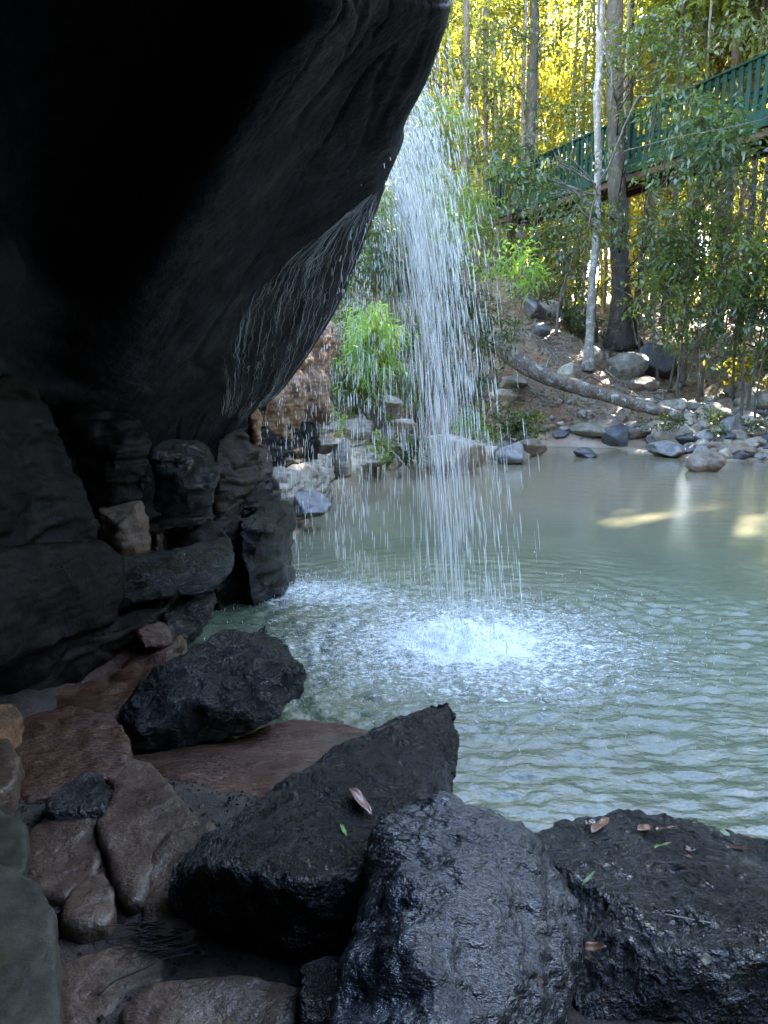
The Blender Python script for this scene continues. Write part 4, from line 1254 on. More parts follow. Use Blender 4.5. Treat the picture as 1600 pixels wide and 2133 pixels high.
for _a, _b, _r, _y in [(1180, 760, .16, 17.0), (1120, 720, .2, 18), (1385, 700, .25, 19.5), (1345, 560, .3, 21), (1200, 560, .4, 22), (1300, 590, .35, 21), (1500, 750, .3, 19), (1560, 700, .35, 19), (1110, 480, .4, 23),
                       (1235, 560, .15, 16.6), (1290, 700, .2, 18.2), (1300, 480, .15, 18.2), (1350, 905, .18, 15.6), (1480, 895, .16, 15.8), (1130, 915, .25, 15.6), (1550, 900, .16, 15.6), (1240, 830, .12, 16.4), (800, 905, .3, 12.4), (740, 890, .35, 12.2), (650, 960, .3, 9.6), (610, 960, .2, 9.0), (1440, 600, .25, 17.3), (1545, 560, .3, 17)]:
    gap(_a, _b, _r, Y=_y)
_rg = random.Random(12)
for _ in range(64):
    _a, _b = _rg.uniform(1040, 1640), _rg.uniform(520, 940)
    _g = march(_a, _b, 14.0, 30.0)
    if _g is not None: GAPS.append((np.array(_g) + np.array([0, 0, _rg.uniform(0, 0.6)]), _rg.uniform(0.2, 0.46)))
SUNV = np.array(SUN)
def keep_gaps(b):
    k = np.ones(len(b), bool)
    soft = 0.35 + 1.3 * np.random.RandomState(3).rand(len(b))
    for c, r in GAPS:
        d = b - c
        t = d @ SUNV
        dist = np.linalg.norm(d - t[:, None] * SUNV, axis=1)
        k &= ~((t > 1.2) & (dist < r * soft))
    return k

# ---- named trees close to the pool
def near_tree(name, label, base, tops, r0, r1, bark, clumps, sprigs, seed, leaf=ML_DARK, L=0.17, W=0.068, sides=12, cat="tree", group=None, branches=(), flare=0.5, n=44, crown=True, second=None):
    rs = np.random.RandomState(seed)
    T = empty(name, base, label, cat, group)
    pts = [base] + list(tops)
    me, s = trunk_mesh("trunk", pts, r0, r1, rs, sides, n, flare, 0.10, branches)
    o = link("trunk", me, bark); recenter(o); adopt(o, T)
    if second:
        me, _ = trunk_mesh("trunk", second[0], second[1], second[2], rs, sides, 30, 0.4, 0.1)
        o2 = link("trunk", me, bark); recenter(o2); adopt(o2, T)
    if crown and clumps:
        tw = []
        for (x, y, z, r) in clumps:
            k = int(np.clip(np.argmin(np.abs(s[:, 2] - (z - 0.5))), 0, len(s) - 1))
            a = s[k]; m = (a + np.array([x, y, z])) / 2 + rs.normal(size=3) * 0.15
            q, b = capped(spline(np.array([a, m, [x, y, z]]), 8), np.linspace(min(0.03, r0 * 0.5), 0.006, 8))
            tw.append((q, b))
            for _ in range(3 if len(clumps) > 2 else 0):
                e = np.array([x, y, z]) + rs.normal(size=3) * r * 0.6
                q, b = capped(spline(np.array([m, (m + e) / 2 + rs.normal(size=3) * 0.1, e]), 6), np.linspace(0.012, 0.004, 6))
                tw.append((q, b))
        step = 4 if (2 < len(clumps) <= 7) else len(tw)
        for a0 in range(0, len(tw), step):
            V, F = tube_arrays(tw[a0:a0 + step], 5)
            b_ = link("branch", make_mesh("branch", V, F=F), bark); recenter(b_); adopt(b_, T)
        me = leaf_cloud("crown", clumps, int(sprigs * 0.46), rs, L, W, mat=leaf, keep=keep_gaps)
        c = link("crown", me, leaf); recenter(c); adopt(c, T)
    return T

def pc(px, py, Y, rpx):
    p = P(px, py, Y); return (p.x, p.y, p.z, rpx * Y / ray(px, py).y / FPX)

def up_to(base, pts, top_z=16):
    """pts: [(px,py)] followed at roughly the base's depth, then on up out of sight"""
    out = [P(a, b, base.y + 0.02 * i) for i, (a, b) in enumerate(pts)]
    e = out[-1]
    out.append(Vector((e.x + (e.x - out[-2].x) * 0.5, e.y, top_z)))
    return out

g = ray_ground(1293, 728)
near_tree("buttressed_tree", "big dark tree with a forked buttressed base in front of the footbridge", g, up_to(g, [(1290, 560), (1288, 400), (1285, 200), (1283, 20)], 17), 0.25, 0.17, MB_DARK,
    [pc(1300, 430, 18.2, 75), pc(1355, 480, 17.9, 60), pc(1250, 440, 18.0, 40), pc(1400, 540, 17.8, 55), pc(1300, 330, 18.2, 50), pc(1330, 110, 18.6, 60), pc(1260, 160, 18.6, 36), pc(1380, 60, 18.5, 60), pc(1420, 130, 18.2, 50), pc(1480, 60, 18, 60), pc(1560, 40, 17.8, 60)], 980, 401, sides=18, flare=1.1,
    second=([ray_ground(1325, 718), P(1312, 640, g.y + 0.1), P(1300, 560, g.y), P(1296, 430, g.y - 0.1)], 0.16, 0.06))
g = ray_ground(1224, 772)
near_tree("slender_tree", "slim pale blotchy tree on the bare bank, in front of the big dark tree", g, up_to(g, [(1232, 640), (1240, 450), (1242, 250), (1246, 20)], 16), 0.095, 0.06, MB_PALE,
    [pc(1205, 400, 16.8, 48), pc(1160, 370, 17.0, 48), pc(1105, 370, 17.2, 48), pc(1060, 340, 17.4, 34), pc(1150, 310, 17.2, 36), pc(1190, 330, 17.0, 32)], 300, 402, flare=0.9)
g = ray_ground(1333, 640)
near_tree("slender_tree", "thin pale mottled tree just behind the big dark one, crossing the footbridge railing", g, up_to(g, [(1335, 520), (1336, 380), (1332, 250), (1326, 60)], 15), 0.065, 0.04, MB_PALE,
    [pc(1400, 260, 16.0, 55), pc(1460, 240, 16.0, 60), pc(1360, 210, 16.4, 50), pc(1430, 180, 16.2, 46), pc(1500, 285, 15.6, 32), pc(1550, 300, 15.2, 26), pc(1400, 330, 15.8, 36)], 400, 403)
g = ray_ground(1424, 806)
near_tree("slender_tree", "very thin upright brown sapling beside the dark slanting boulder, leaves high up", g, up_to(g, [(1428, 640), (1436, 450), (1455, 280), (1463, 170)], 11), 0.050, 0.022, MB_TAN,
    [pc(1500, 290, 15.0, 48), pc(1540, 300, 14.6, 26), pc(1470, 350, 15.5, 36), pc(1530, 240, 15.0, 22)], 130, 404)
g = ray_ground(1160, 700)
near_tree("sapling", "thin bent sapling leaning over the bare slope by the slim pale tree", g, [P(1168, 620, g.y), P(1185, 560, g.y - 0.2), P(1205, 500, g.y - 0.3), P(1215, 450, g.y - 0.4)], 0.035, 0.015, MB_TAN,
    [pc(1215, 480, g.y - 0.4, 36), pc(1180, 520, g.y - 0.4, 30)], 60, 405)
g = ray_ground(1066, 520)
near_tree("leaning_tree", "dark leaning tree at the far end of the footbridge", g, [P(1066, 460, 24.5), P(1080, 400, 24.3), P(1100, 340, 24.2), P(1104, 240, 24.4), P(1112, 20, 25), P(1112, -300, 25)], 0.16, 0.13, MB_DARK,
    [pc(1060, 300, 24, 50), pc(1150, 230, 24.5, 60), pc(1050, 180, 25, 60), pc(1140, 60, 25, 70), pc(1060, 60, 25, 60)], 330, 406, leaf=ML_DARK)
for px, w, lab, Y in [(960, 15, "tall pale trunk showing through the spray, nearest the cave roof", 24), (925, 12, "slim grey trunk right at the cave roof's edge behind the spray", 27), (1000, 13, "straight pale trunk between the spray and the leaning tree", 26),
                  (1385, 14, "dark tree trunk standing under the middle of the footbridge", 27), (1500, 24, "stout brown trunk just past the footbridge's near half", 26), (1545, 12, "narrow pale trunk close behind the stout brown one", 25)]:
    b = P(px, 600, Y); b = Vector((b.x, b.y, gh(b.x, b.y)))
    rr_ = w * Y / FPX / 2
    near_tree("forest_tree", lab, b, [Vector((b.x + 0.1, b.y, 5)), Vector((b.x + 0.05, b.y, 10)), Vector((b.x - 0.2, b.y, 18))], rr_, rr_ * 0.7, MB_DARK if 'dark' in lab or 'brown' in lab else MB_TAN,
        [(b.x + a, b.y + c, z, 0.9) for a, c, z in [(-.7, 0, 6), (.8, .3, 8), (0, -.6, 10), (-.6, .5, 12), (.5, -.4, 4.5)]], 420, 420 + int(px), leaf=ML_DARK, L=0.18, W=0.07)

# ---- understory: the dark leafy mass on the slope
rsu = random.Random(17)
US = [(1430, 640, 17.5, 'low'), (1465, 560, 17.6, 'mid'), (1520, 640, 17.2, 'low'), (1570, 540, 17.0, 'mid'), (1600, 660, 16.8, 'low'), (1440, 460, 18.4, 'mid'), (1500, 450, 18.2, 'mid'), (1560, 430, 18.0, 'mid'),
      (1610, 470, 17.4, 'mid'), (1380, 520, 19.0, 'mid'), (1200, 620, 21.0, 'low'), (1150, 590, 21.5, 'low'), (1250, 520, 21, 'mid'), (1120, 470, 20.5, 'mid'), (1180, 480, 20.8, 'mid'), (1640, 580, 17.5, 'mid'), (1340, 590, 20.5, 'low')]
ulab = ["bushy dark green understory tree among several crowding the slope under the footbridge"]
for i, (px, py, Y, kd) in enumerate(US):
    c = P(px, py, Y)
    b = Vector((c.x + rsu.uniform(-.2, .2), c.y + 0.2, gh(c.x, c.y + 0.2) - 0.05))
    s = Y / FPX
    clumps = [(c.x + rsu.uniform(-.55, .55), c.y + rsu.uniform(-.4, .4), c.z + rsu.uniform(-.9, .9), rsu.uniform(0.35, 0.7)) for _ in range(8)]
    near_tree("understory_tree", ulab[0], b, [Vector((c.x, c.y + 0.1, (b.z + c.z) / 2)), Vector((c.x, c.y, c.z + 0.3))], 0.03, 0.012, MB_TAN, clumps, 210, 500 + i, leaf=(ML_DARK if i % 3 else ML_MID),
        L=0.17, W=0.062, sides=7, n=14, group="understory trees on the slope")

# ---- the forest behind, in full sun
def forest_template(seed, H, r0, nleaf, lo, spread, leaf, bark, L=0.21, W=0.10):
    rs = np.random.RandomState(seed)
    pts = [Vector((0, 0, -0.6)), Vector((rs.uniform(-.2, .2), rs.uniform(-.2, .2), H * 0.4)), Vector((rs.uniform(-.5, .5), rs.uniform(-.5, .5), H))]
    me, s = trunk_mesh("trunk", pts, r0, r0 * 0.45, rs, 8, 18, 0.3, 0.05)
    cl = []
    for _ in range(26):
        z = lo + (H - lo) * rs.uniform(0, 1) ** 0.8
        a = rs.uniform(0, 6.28); rr = rs.uniform(0.2, spread)
        cl.append((math.cos(a) * rr, math.sin(a) * rr, z, rs.uniform(0.45, 1.1)))
    lm = leaf_cloud("crown", cl, int(nleaf * 0.62), rs, L, W, per=8, sprig=0.6)
    me.materials.append(bark); lm.materials.append(leaf)
    return me, lm
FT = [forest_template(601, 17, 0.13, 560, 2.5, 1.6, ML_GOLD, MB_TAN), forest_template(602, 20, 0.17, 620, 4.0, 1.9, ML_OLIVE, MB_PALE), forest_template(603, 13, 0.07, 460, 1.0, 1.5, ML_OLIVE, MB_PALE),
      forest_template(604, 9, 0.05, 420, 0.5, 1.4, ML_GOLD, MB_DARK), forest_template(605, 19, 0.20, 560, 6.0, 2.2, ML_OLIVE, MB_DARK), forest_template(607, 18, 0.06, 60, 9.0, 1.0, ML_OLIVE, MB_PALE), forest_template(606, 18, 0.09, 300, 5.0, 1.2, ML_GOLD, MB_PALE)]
rs = random.Random(23)
spots = []
tries = 0
while len(spots) < 215 and tries < 20000:
    tries += 1
    Y = 25.5 + 36 * rs.random() ** 1.3
    px = rs.uniform(830, 1720)
    x = (px - 800) / FPX * Y * 0.97
    if Y < 31 and abs(x - (BA.x + (Y - BA.y) / bd.y * bd.x)) < 2.6: continue
    if any((x - a) ** 2 + (Y - b) ** 2 < 0.9 for a, b in spots): continue
    bad = 0.243 < x / Y < 0.268 and Y > 26
    for c, r_ in GAPS[:20]:
        k_ = ((x - c[0]) * SUNV[0] + (Y - c[1]) * SUNV[1]) / (SUNV[0] ** 2 + SUNV[1] ** 2)
        if k_ > 0 and c[2] + k_ * SUNV[2] < 20 and math.hypot(x - c[0] - k_ * SUNV[0], Y - c[1] - k_ * SUNV[1]) < 1.9: bad = True
    if bad: continue
    spots.append((x, Y))
def blocks_gap(x, y):
    for c, r_ in GAPS[:12]:
        k_ = ((x - c[0]) * SUNV[0] + (y - c[1]) * SUNV[1]) / (SUNV[0] ** 2 + SUNV[1] ** 2)
        if k_ > 0 and c[2] + k_ * SUNV[2] < 21 and math.hypot(x - c[0] - k_ * SUNV[0], y - c[1] - k_ * SUNV[1]) < 2.2: return True
    return False
for _ in range(80):  # out of view, added to block bright gaps mirrored in the water
    Yq = rs.uniform(24, 46); pq = rs.uniform(1740, 3300); xq = (pq - 800) / FPX * Yq
    if not blocks_gap(xq, Yq): spots.append((xq, Yq))
for _ in range(60):
    spots.append((rs.uniform(-16, 0.5), rs.uniform(24, 44)))
for i, (x, y) in enumerate(spots):
    k = rs.choice([0, 1, 2, 2, 3, 3, 4, 5, 5, 6, 6, 6]) if y < 36 else rs.choice([0, 0, 3, 3, 5, 5, 6, 2])
    tm, lm = FT[k]
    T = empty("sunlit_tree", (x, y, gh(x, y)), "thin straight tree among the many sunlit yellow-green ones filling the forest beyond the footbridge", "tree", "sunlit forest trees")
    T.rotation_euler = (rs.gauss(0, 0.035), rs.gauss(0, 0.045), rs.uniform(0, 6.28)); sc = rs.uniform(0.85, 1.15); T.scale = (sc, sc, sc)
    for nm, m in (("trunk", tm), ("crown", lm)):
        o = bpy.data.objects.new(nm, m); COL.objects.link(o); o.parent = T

# distant leafy mass closing the view between the last trunks
rsn = np.random.RandomState(77)
cl = [(rsn.uniform(-40, 52), rsn.uniform(62, 76), rsn.uniform(2, 26), rsn.uniform(1.5, 3.2)) for _ in range(230)]
cl = [c for c in cl if not (0.225 < c[0] / c[1] < 0.285 and c[2] > 8)]
far_o = link("far_wood", leaf_cloud("far_wood", cl, 9200, rsn, 0.5, 0.26, per=8, sprig=1.4), ML_GOLD)
tag(far_o, "yellow-green wood seen as one mass beyond the last trunks", "wood", kind='stuff')

# tall trees, mostly out of view, added to block the sun over the pool
def added_shade_tree(x, y, H, rad, sprigs, seed, label, r0=0.22, L=0.34, W=0.15):
    rs = np.random.RandomState(seed)
    b = Vector((x, y, gh(x, y) - 0.1))
    cl = []
    for _ in range(24):
        a = rs.uniform(0, 6.28); q = rad * math.sqrt(rs.uniform(0, 1))
        cl.append((x + math.cos(a) * q, y + math.sin(a) * q, H + rs.uniform(-1.4, 1.4), rs.uniform(1.0, 1.7)))
    T = empty("added_shade_tree", b, label, "tree", "added tall trees shading the pool")
    me, s = trunk_mesh("trunk", [b, Vector((x, y, H * 0.5)), Vector((x, y, H))], r0, r0 * 0.5, rs, 10, 20, 0.5)
    br = []
    for c in cl:
        q, w = capped(spline(np.array([[x, y, H - 4], [(x + c[0]) / 2, (y + c[1]) / 2, H - 1.5], c[:3]]), 7), np.linspace(0.09, 0.02, 7))
        br.append((q, w))
    o = link("trunk", me, MB_TAN); recenter(o); adopt(o, T)
    V, F = tube_arrays(br, 5); o = link("branch", make_mesh("branch", V, F=F), MB_TAN); recenter(o); adopt(o, T)
    lm = leaf_cloud("crown", cl, sprigs, rs, L, W, per=9, sprig=0.9, keep=keep_gaps)
    o = link("crown", lm, ML_MID); recenter(o); adopt(o, T)
CT = []
H = 13.5
k = 0
for yy in (18.8, 22.5, 26.3, 30.2, 34.0, 37.5):
    for xx in np.arange(10.6 + (yy - 18.8) * 0.2, 33, 3.9):
        CT.append((xx + (k * 37 % 10) / 10 - 0.5, yy + (k * 53 % 10) / 10 - 0.5, H + (yy - 17.5) * 0.12)); k += 1
for i, (x, y, h) in enumerate(CT):
    added_shade_tree(x, y, h, 2.9, 860, 700 + i, "tall tree added with its dense crown high over the bank to shade the pool", r0=0.10 + 0.05 * (i % 3))

# unseen trees added beside the pool to cut the light entering the cave
for i, (x, y, h, rad) in enumerate([(9.5, -1.5, 9, 2.6), (12, 1.5, 10, 2.8), (14.5, 5.0, 11, 3.0), (16.5, 9.0, 11, 3.0), (16.0, 13.0, 10, 3.0), (11, -4.5, 11, 3), (18, 2.0, 13, 3), (20, 7.0, 14, 3.2), (19, 11.5, 11, 3.2), (17.5, 16.0, 10, 3), (14.5, 18.5, 7, 2.2), (13, 20.5, 7, 2.2), (18, 20, 8, 2.6)]):
    b = Vector((x, y, gh(x, y) - 0.1))
    rs_c = np.random.RandomState(900 + i)
    cl = [(x + rs_c.uniform(-rad, rad), y + rs_c.uniform(-rad, rad), rs_c.uniform(1.0, h), rs_c.uniform(1.0, 1.7)) for _ in range(26)]
    T = empty("added_poolside_tree", b, "leafy tree standing on the pool's side bank, crowns down to the water", "tree", "trees on the pool's side bank")
    me, s_ = trunk_mesh("trunk", [b, Vector((x, y, h * 0.5)), Vector((x, y, h))], 0.2, 0.08, rs_c, 10, 20, 0.5)
    o = link("trunk", me, MB_TAN); recenter(o); adopt(o, T)
    lm = leaf_cloud("crown", cl, 800, rs_c, 0.34, 0.15, per=9, sprig=0.9, keep=keep_gaps)
    o = link("crown", lm, ML_DARK); recenter(o); adopt(o, T)
# ================================================================== waterfall
def fall_mat(name, col, alpha, emit=0.0):
    t = NT(name)
    rnd = t.geo.outputs['Random Per Island']
    tr = t.n('ShaderNodeBsdfTranslucent'); t.set(tr.inputs['Color'], col)
    b = t.bsdf(col, 0.25, None, 0.6)
    m1 = t.n('ShaderNodeMixShader'); m1.inputs[0].default_value = 0.5
    t.t.links.new(b, m1.inputs[1]); t.t.links.new(tr.outputs[0], m1.inputs[2])
    tp = t.n('ShaderNodeBsdfTransparent')
    m2 = t.n('ShaderNodeMixShader')
    t.set(m2.inputs[0], t.math('MULTIPLY', t.math('ADD', 0.35, t.math('MULTIPLY', rnd, 0.9)), alpha))
    t.t.links.new(tp.outputs[0], m2.inputs[1]); t.t.links.new(m1.outputs[0], m2.inputs[2])
    return t.end(m2.outputs[0])
M_FALL = fall_mat("falling_water", (0.93, 0.93, 0.91), 0.40)
M_SPRAY = fall_mat("water_spray", (0.92, 0.93, 0.92), 0.55)
M_TRICKLE = fall_mat("clinging_water", (0.80, 0.84, 0.90), 0.42)
M_DROP = fall_mat("splash_water", (0.85, 0.86, 0.85), 0.8)

def streaks(name, A, D, rad):
    """A centres (n,3), D half-length vectors (n,3), rad (n,): slender tapered strands"""
    n = len(A)
    t = D / (np.linalg.norm(D, axis=1)[:, None] + 1e-9)
    ref = np.tile(np.array([[0.0, 1.0, 0.0]]), (n, 1))
    u = np.cross(t, ref); u /= np.linalg.norm(u, axis=1)[:, None] + 1e-9
    w = np.cross(t, u)
    V = [A - D]
    for f, rr in ((-0.5, 0.85), (0.45, 1.0)):
        for a in (0, 2.094, 4.189):
            V.append(A + D * f + (u * math.cos(a) + w * math.sin(a)) * (rad * rr)[:, None])
    V.append(A + D)
    V = np.stack(V, 1).reshape(-1, 3)
    tri = []
    tri += [(0, 2, 1), (0, 3, 2), (0, 1, 3)]
    for i in range(3):
        j = (i + 1) % 3
        tri += [(1 + i, 1 + j, 4 + j), (1 + i, 4 + j, 4 + i)]
    tri += [(7, 4, 5), (7, 5, 6), (7, 6, 4)]
    T = np.array(tri)
    F = (np.arange(n)[:, None, None] * 8 + T[None]).reshape(-1, 3)
    return make_mesh(name, V, F=F)

FALL = empty("waterfall", IMP, "white waterfall breaking into streaks as it drops from the overhanging rock lip into the pool", "waterfall")
rf = np.random.RandomState(42)
G = 9.81
# the lip the water leaves, as world points
LIPW = spline(np.array([tuple(P(898, 120, 4.55)), tuple(P(886, 178, 4.75)), tuple(P(852, 262, 5.05)), tuple(P(838, 300, 5.2)), tuple(P(806, 380, 5.55)), tuple(P(788, 430, 5.85)), tuple(P(750, 530, 6.35)), tuple(P(706, 640, 6.95)), tuple(P(646, 740, 7.55)), tuple(P(580, 825, 8.05)), tuple(P(505, 885, 7.85))]), 400)
def lip_at(u):
    k = np.clip(u, 0, 1) * 399
    i = np.clip(k.astype(int), 0, 398); f = (k - i)[:, None]
    return LIPW[i] * (1 - f) + LIPW[i + 1] * f

def fall_part(name, n, u, vx, vy, shutter, rad, mat, tmin=0.0, zmax=None, jitter=0.03, zstop=0.0, filt=None, rise=0.12, fade=0.0):
    S = lip_at(u) + rf.normal(size=(n, 3)) * jitter
    S[:, 0] += 0.02
    S[:, 2] += rise
    T = np.sqrt(2 * np.maximum(S[:, 2] - zstop, 0.05) / G)
    t = tmin + (T - tmin) * rf.uniform(0, 1, n)
    v = np.stack([vx, vy, -G * t - 0.3], 1)
    p = S + np.stack([vx * t, vy * t, -0.5 * G * t * t], 1)
    D = v * shutter[:, None] * 0.5
    k = (p[:, 2] - np.abs(D[:, 2])) > zstop - 0.02
    k &= rf.rand(n) < 1.0 - fade * (t / T) ** 1.5
    if filt is not None: k &= filt(p, u)
    o = link(name, streaks(name, p[k], D[k], rad[k]), mat)
    recenter(o); adopt(o, FALL)
    return o

def beams(n, lo, hi, pw=1.0, k=60, s=0.006):
    """strands bunch together: pick from k bundles"""
    c = rf.uniform(0, 1, k) ** pw * (hi - lo) + lo
    return c[rf.randint(0, k, n)] + rf.normal(size=n) * s
n = 3000
u = beams(n, 0.17, 0.55, 1.0, 90, 0.010)
fall_part("main_stream", n, u, 0.40 + 0.26 * rf.rand(n) * (u < 0.3) - 0.35 * (u - 0.3) + rf.normal(size=n) * 0.09 + 0.07 * np.sin(u * 90), -0.75 * (u - 0.25) * 2.0 + rf.normal(size=n) * 0.20, 0.022 + 0.016 * rf.rand(n), 0.0014 + 0.0034 * rf.rand(n) ** 3, M_FALL, fade=0.90)
n = 2300
u = beams(n, 0.30, 0.47, 1.0, 22, 0.006)
fall_part("stream_core", n, u, 0.55 - 0.3 * (u - 0.3) + rf.normal(size=n) * 0.085, -1.3 * (u - 0.12) + rf.normal(size=n) * 0.09, 0.038 + 0.03 * rf.rand(n), 0.002 + 0.0045 * rf.rand(n) ** 2, M_FALL, fade=0.93)
n = 1700
u = beams(n, 0.08, 0.34, 0.8, 60, 0.014)
fall_part("side_spray", n, u, 0.35 + 0.55 * rf.rand(n), rf.normal(size=n) * 0.25, 0.016 + 0.014 * rf.rand(n), 0.0016 + 0.0026 * rf.rand(n) ** 2, M_SPRAY, rise=0.22, fade=0.5)
n = 1150
u = beams(n, 0.46, 0.98, 0.85, 90, 0.006)
fall_part("drip_curtain", n, u, rf.normal(size=n) * 0.05 + 0.03, rf.normal(size=n) * 0.12 - 0.25, 0.014 + 0.014 * rf.rand(n), 0.0022 + 0.0026 * rf.rand(n) ** 2, M_SPRAY, rise=0.0, jitter=0.08)
n = 420
u = rf.uniform(0.30, 0.9, n)
fall_part("drip_curtain", n, u, rf.normal(size=n) * 0.25 + 0.15, rf.normal(size=n) * 0.25 - 1.1, 0.014 + 0.014 * rf.rand(n), 0.002 + 0.002 * rf.rand(n) ** 2, M_SPRAY, rise=0.0, jitter=0.15)

# water clinging to the underside of the overhang: wavy runnels that follow the rock
def on_ceiling(px, py):
    d = ray(px, py).normalized()
    h = CEIL_BVH.ray_cast(Vector((0, 0, CAM_Z)), d)
    return None if h[0] is None else h[0] - d * 0.012
runs = []
rr2 = random.Random(9)
edge = [(795, 395), (783, 430), (745, 530), (700, 640), (640, 740), (575, 825), (500, 885)]
inner_ = [(765, 410), (680, 480), (570, 560), (500, 640), (462, 735), (455, 800), (450, 870)]
def lerp_line(L, s):
    k = s * (len(L) - 1); i = min(int(k), len(L) - 2); f = k - i
    return (L[i][0] * (1 - f) + L[i + 1][0] * f, L[i][1] * (1 - f) + L[i + 1][1] * f)
for _ in range(480):
    s0 = rr2.uniform(0.0, 0.93)
    w0 = rr2.uniform(0, 1)            # 0 inner line, 1 edge
    ln = rr2.uniform(0.04, 0.22)
    pts = []
    ph = rr2.uniform(0, 6.28)
    for k in range(26):
        s = s0 + ln * k / 25
        if s > 1: break
        w = w0 + 0.9 * ln * k / 25 * rr2.uniform(0.9, 1.1) + 0.012 * math.sin(ph + k * 0.9)
        a = lerp_line(inner_, s); b = lerp_line(edge, s)
        w_ = min(max(w, 0), 0.99)
        q = on_ceiling(a[0] * (1 - w_) + b[0] * w_, a[1] * (1 - w_) + b[1] * w_ + 1.0 * math.sin(ph * 2 + k * 1.1))
        if q is None: break
        pts.append(tuple(q))
    if len(pts) >= 9:
        pts = [tuple(v) for v in spline(np.array(pts[::4]), 20)]
        w = rr2.uniform(0.0010, 0.0026)
        runs.append(capped(pts, [w * (0.3 + 0.7 * math.sin(math.pi * (i + 0.5) / len(pts))) for i in range(len(pts))]))
V, F = tube_arrays(runs, 4)
o = link("runnel", make_mesh("runnel", V, F=F), M_TRICKLE); recenter(o); adopt(o, FALL); o['kind'] = 'stuff'

# splash: drops thrown up where the water lands
def drops(name, n, cx, cy, sx, sy, hmax, rmin, rmax, pw=2.0):
    a = rf.normal(size=(n, 2))
    p = np.stack([cx + a[:, 0] * sx, cy + a[:, 1] * sy, 0.004 + hmax * rf.rand(n) ** pw], 1)
    d = rf.normal(size=(n, 3)) * 0.35; d[:, 2] += 1.0; d /= np.linalg.norm(d, axis=1)[:, None]
    rd = rmin + (rmax - rmin) * rf.rand(n) ** 3
    return p, d * (rd * (1.5 + 3.5 * rf.rand(n)))[:, None], rd
PS = [drops("", 1200, IMP.x, IMP.y, 0.28, 0.20, 0.10, 0.001, 0.004), drops("", 900, IMP.x, IMP.y + 0.05, 0.26, 0.18, 0.30, 0.0015, 0.0045, 2.5), drops("", 2300, IMP.x, IMP.y + 0.1, 0.75, 0.62, 0.05, 0.0015, 0.0042),
      drops("", 1700, P(600, 1225, z=0).x, P(600, 1225, z=0).y, 0.62, 0.28, 0.07, 0.002, 0.005), drops("", 900, P(740, 1400, z=0).x, P(740, 1400, z=0).y, 0.4, 0.3, 0.03, 0.0015, 0.004)]
A = np.concatenate([p[0] for p in PS]); D = np.concatenate([p[1] for p in PS]); RD = np.concatenate([p[2] for p in PS])
k = poly_sd(A[:, 0], A[:, 1], SHORE) < 0.0
o = link("splash", streaks("splash", A[k], D[k], RD[k]), M_DROP); recenter(o); adopt(o, FALL); o['kind'] = 'stuff'
for c in FALL.children:
    c['kind'] = 'stuff'
# ================================================================== fallen log
rs = np.random.RandomState(88)
LP = [P(985, 690, 17.6), P(1040, 722, 17.3), P(1110, 772, 16.9), P(1180, 800, 16.6), P(1270, 826, 16.4), P(1350, 848, 16.3), P(1418, 868, 16.3)]
s = wiggle(LP, 70, 0.006, rs)
t = np.linspace(0, 1, 70)
rad = (16.5 + 4 * np.exp(-((t - 0.25) / 0.2) ** 2) - 5 * t) * 16.6 / FPX * (1 + 0.05 * fbm(s * 2.0, 2, 3))
a, b = capped(s, rad)
V, F = tube_arrays([(a, b)], 24)
V = V + fbm(V * 3.0, 4, 6)[:, None] * 0.022 * np.array([0.3, 1, 1]) + fbm(V * np.array([2, 14, 14]), 3, 16)[:, None] * 0.006
M_LOG = bark_mat("weathered_grey_log", (0.11, 0.072, 0.046), (0.23, 0.17, 0.125), (0.38, 0.34, 0.30), 0.9, 0.6)
log = link("fallen_log", make_mesh("fallen_log", V, F=F), M_LOG); recenter(log)
tag(log, "long weathered grey fallen trunk sloping down the bank to the cobbles", "log")

# ================================================================== roots, sticks and vines
M_ROOT = bark_mat("bleached_root", (0.20, 0.15, 0.11), (0.32, 0.26, 0.20), (0.42, 0.37, 0.31), 1.5, 0.4)
def ground_path(pix, lift=0.02, n=20, amp=0.01, seed=1):
    rs = np.random.RandomState(seed)
    w = [ray_ground(*p) for p in pix]
    s = wiggle(w, n, amp, rs)
    z = ground_h(s[:, 0], s[:, 1]) + lift
    s[:, 2] = z
    return s
ROOTS = [([(1265, 738), (1275, 760), (1262, 775), (1290, 800)], 0.05, "thick pale root snaking down from the big buttressed tree"),
         ([(1400, 800), (1388, 812), (1380, 828), (1378, 838)], 0.03, "thin curved root hanging down beside the slanting boulder"),
         ([(1130, 610), (1110, 690), (1095, 700), (1070, 712)], 0.02, "long thin root trailing down the bare slope"),
         ([(1150, 745), (1140, 770), (1135, 790)], 0.025, "short pale root standing out of the earth above the log"),
         ([(1010, 840), (1035, 835), (1060, 838), (1085, 846)], 0.03, "pale bare branch lying along the bank above the beach weeds"),
         ([(940, 835), (1000, 826), (1040, 830)], 0.02, "thin dead branch lying above the pale bare one")]
for i, (pth, r0, lab) in enumerate(ROOTS):
    sp = ground_path(pth, r0 * 0.6, 26, 0.008, 60 + i)
    a, b = capped(sp, np.linspace(r0, r0 * 0.35, 26) * 1.0)
    V, F = tube_arrays([(a, b)], 7)
    o = link("root", make_mesh("root", V, F=F), M_ROOT); recenter(o); tag(o, lab, "root")
rs_ = random.Random(31)
allp = []
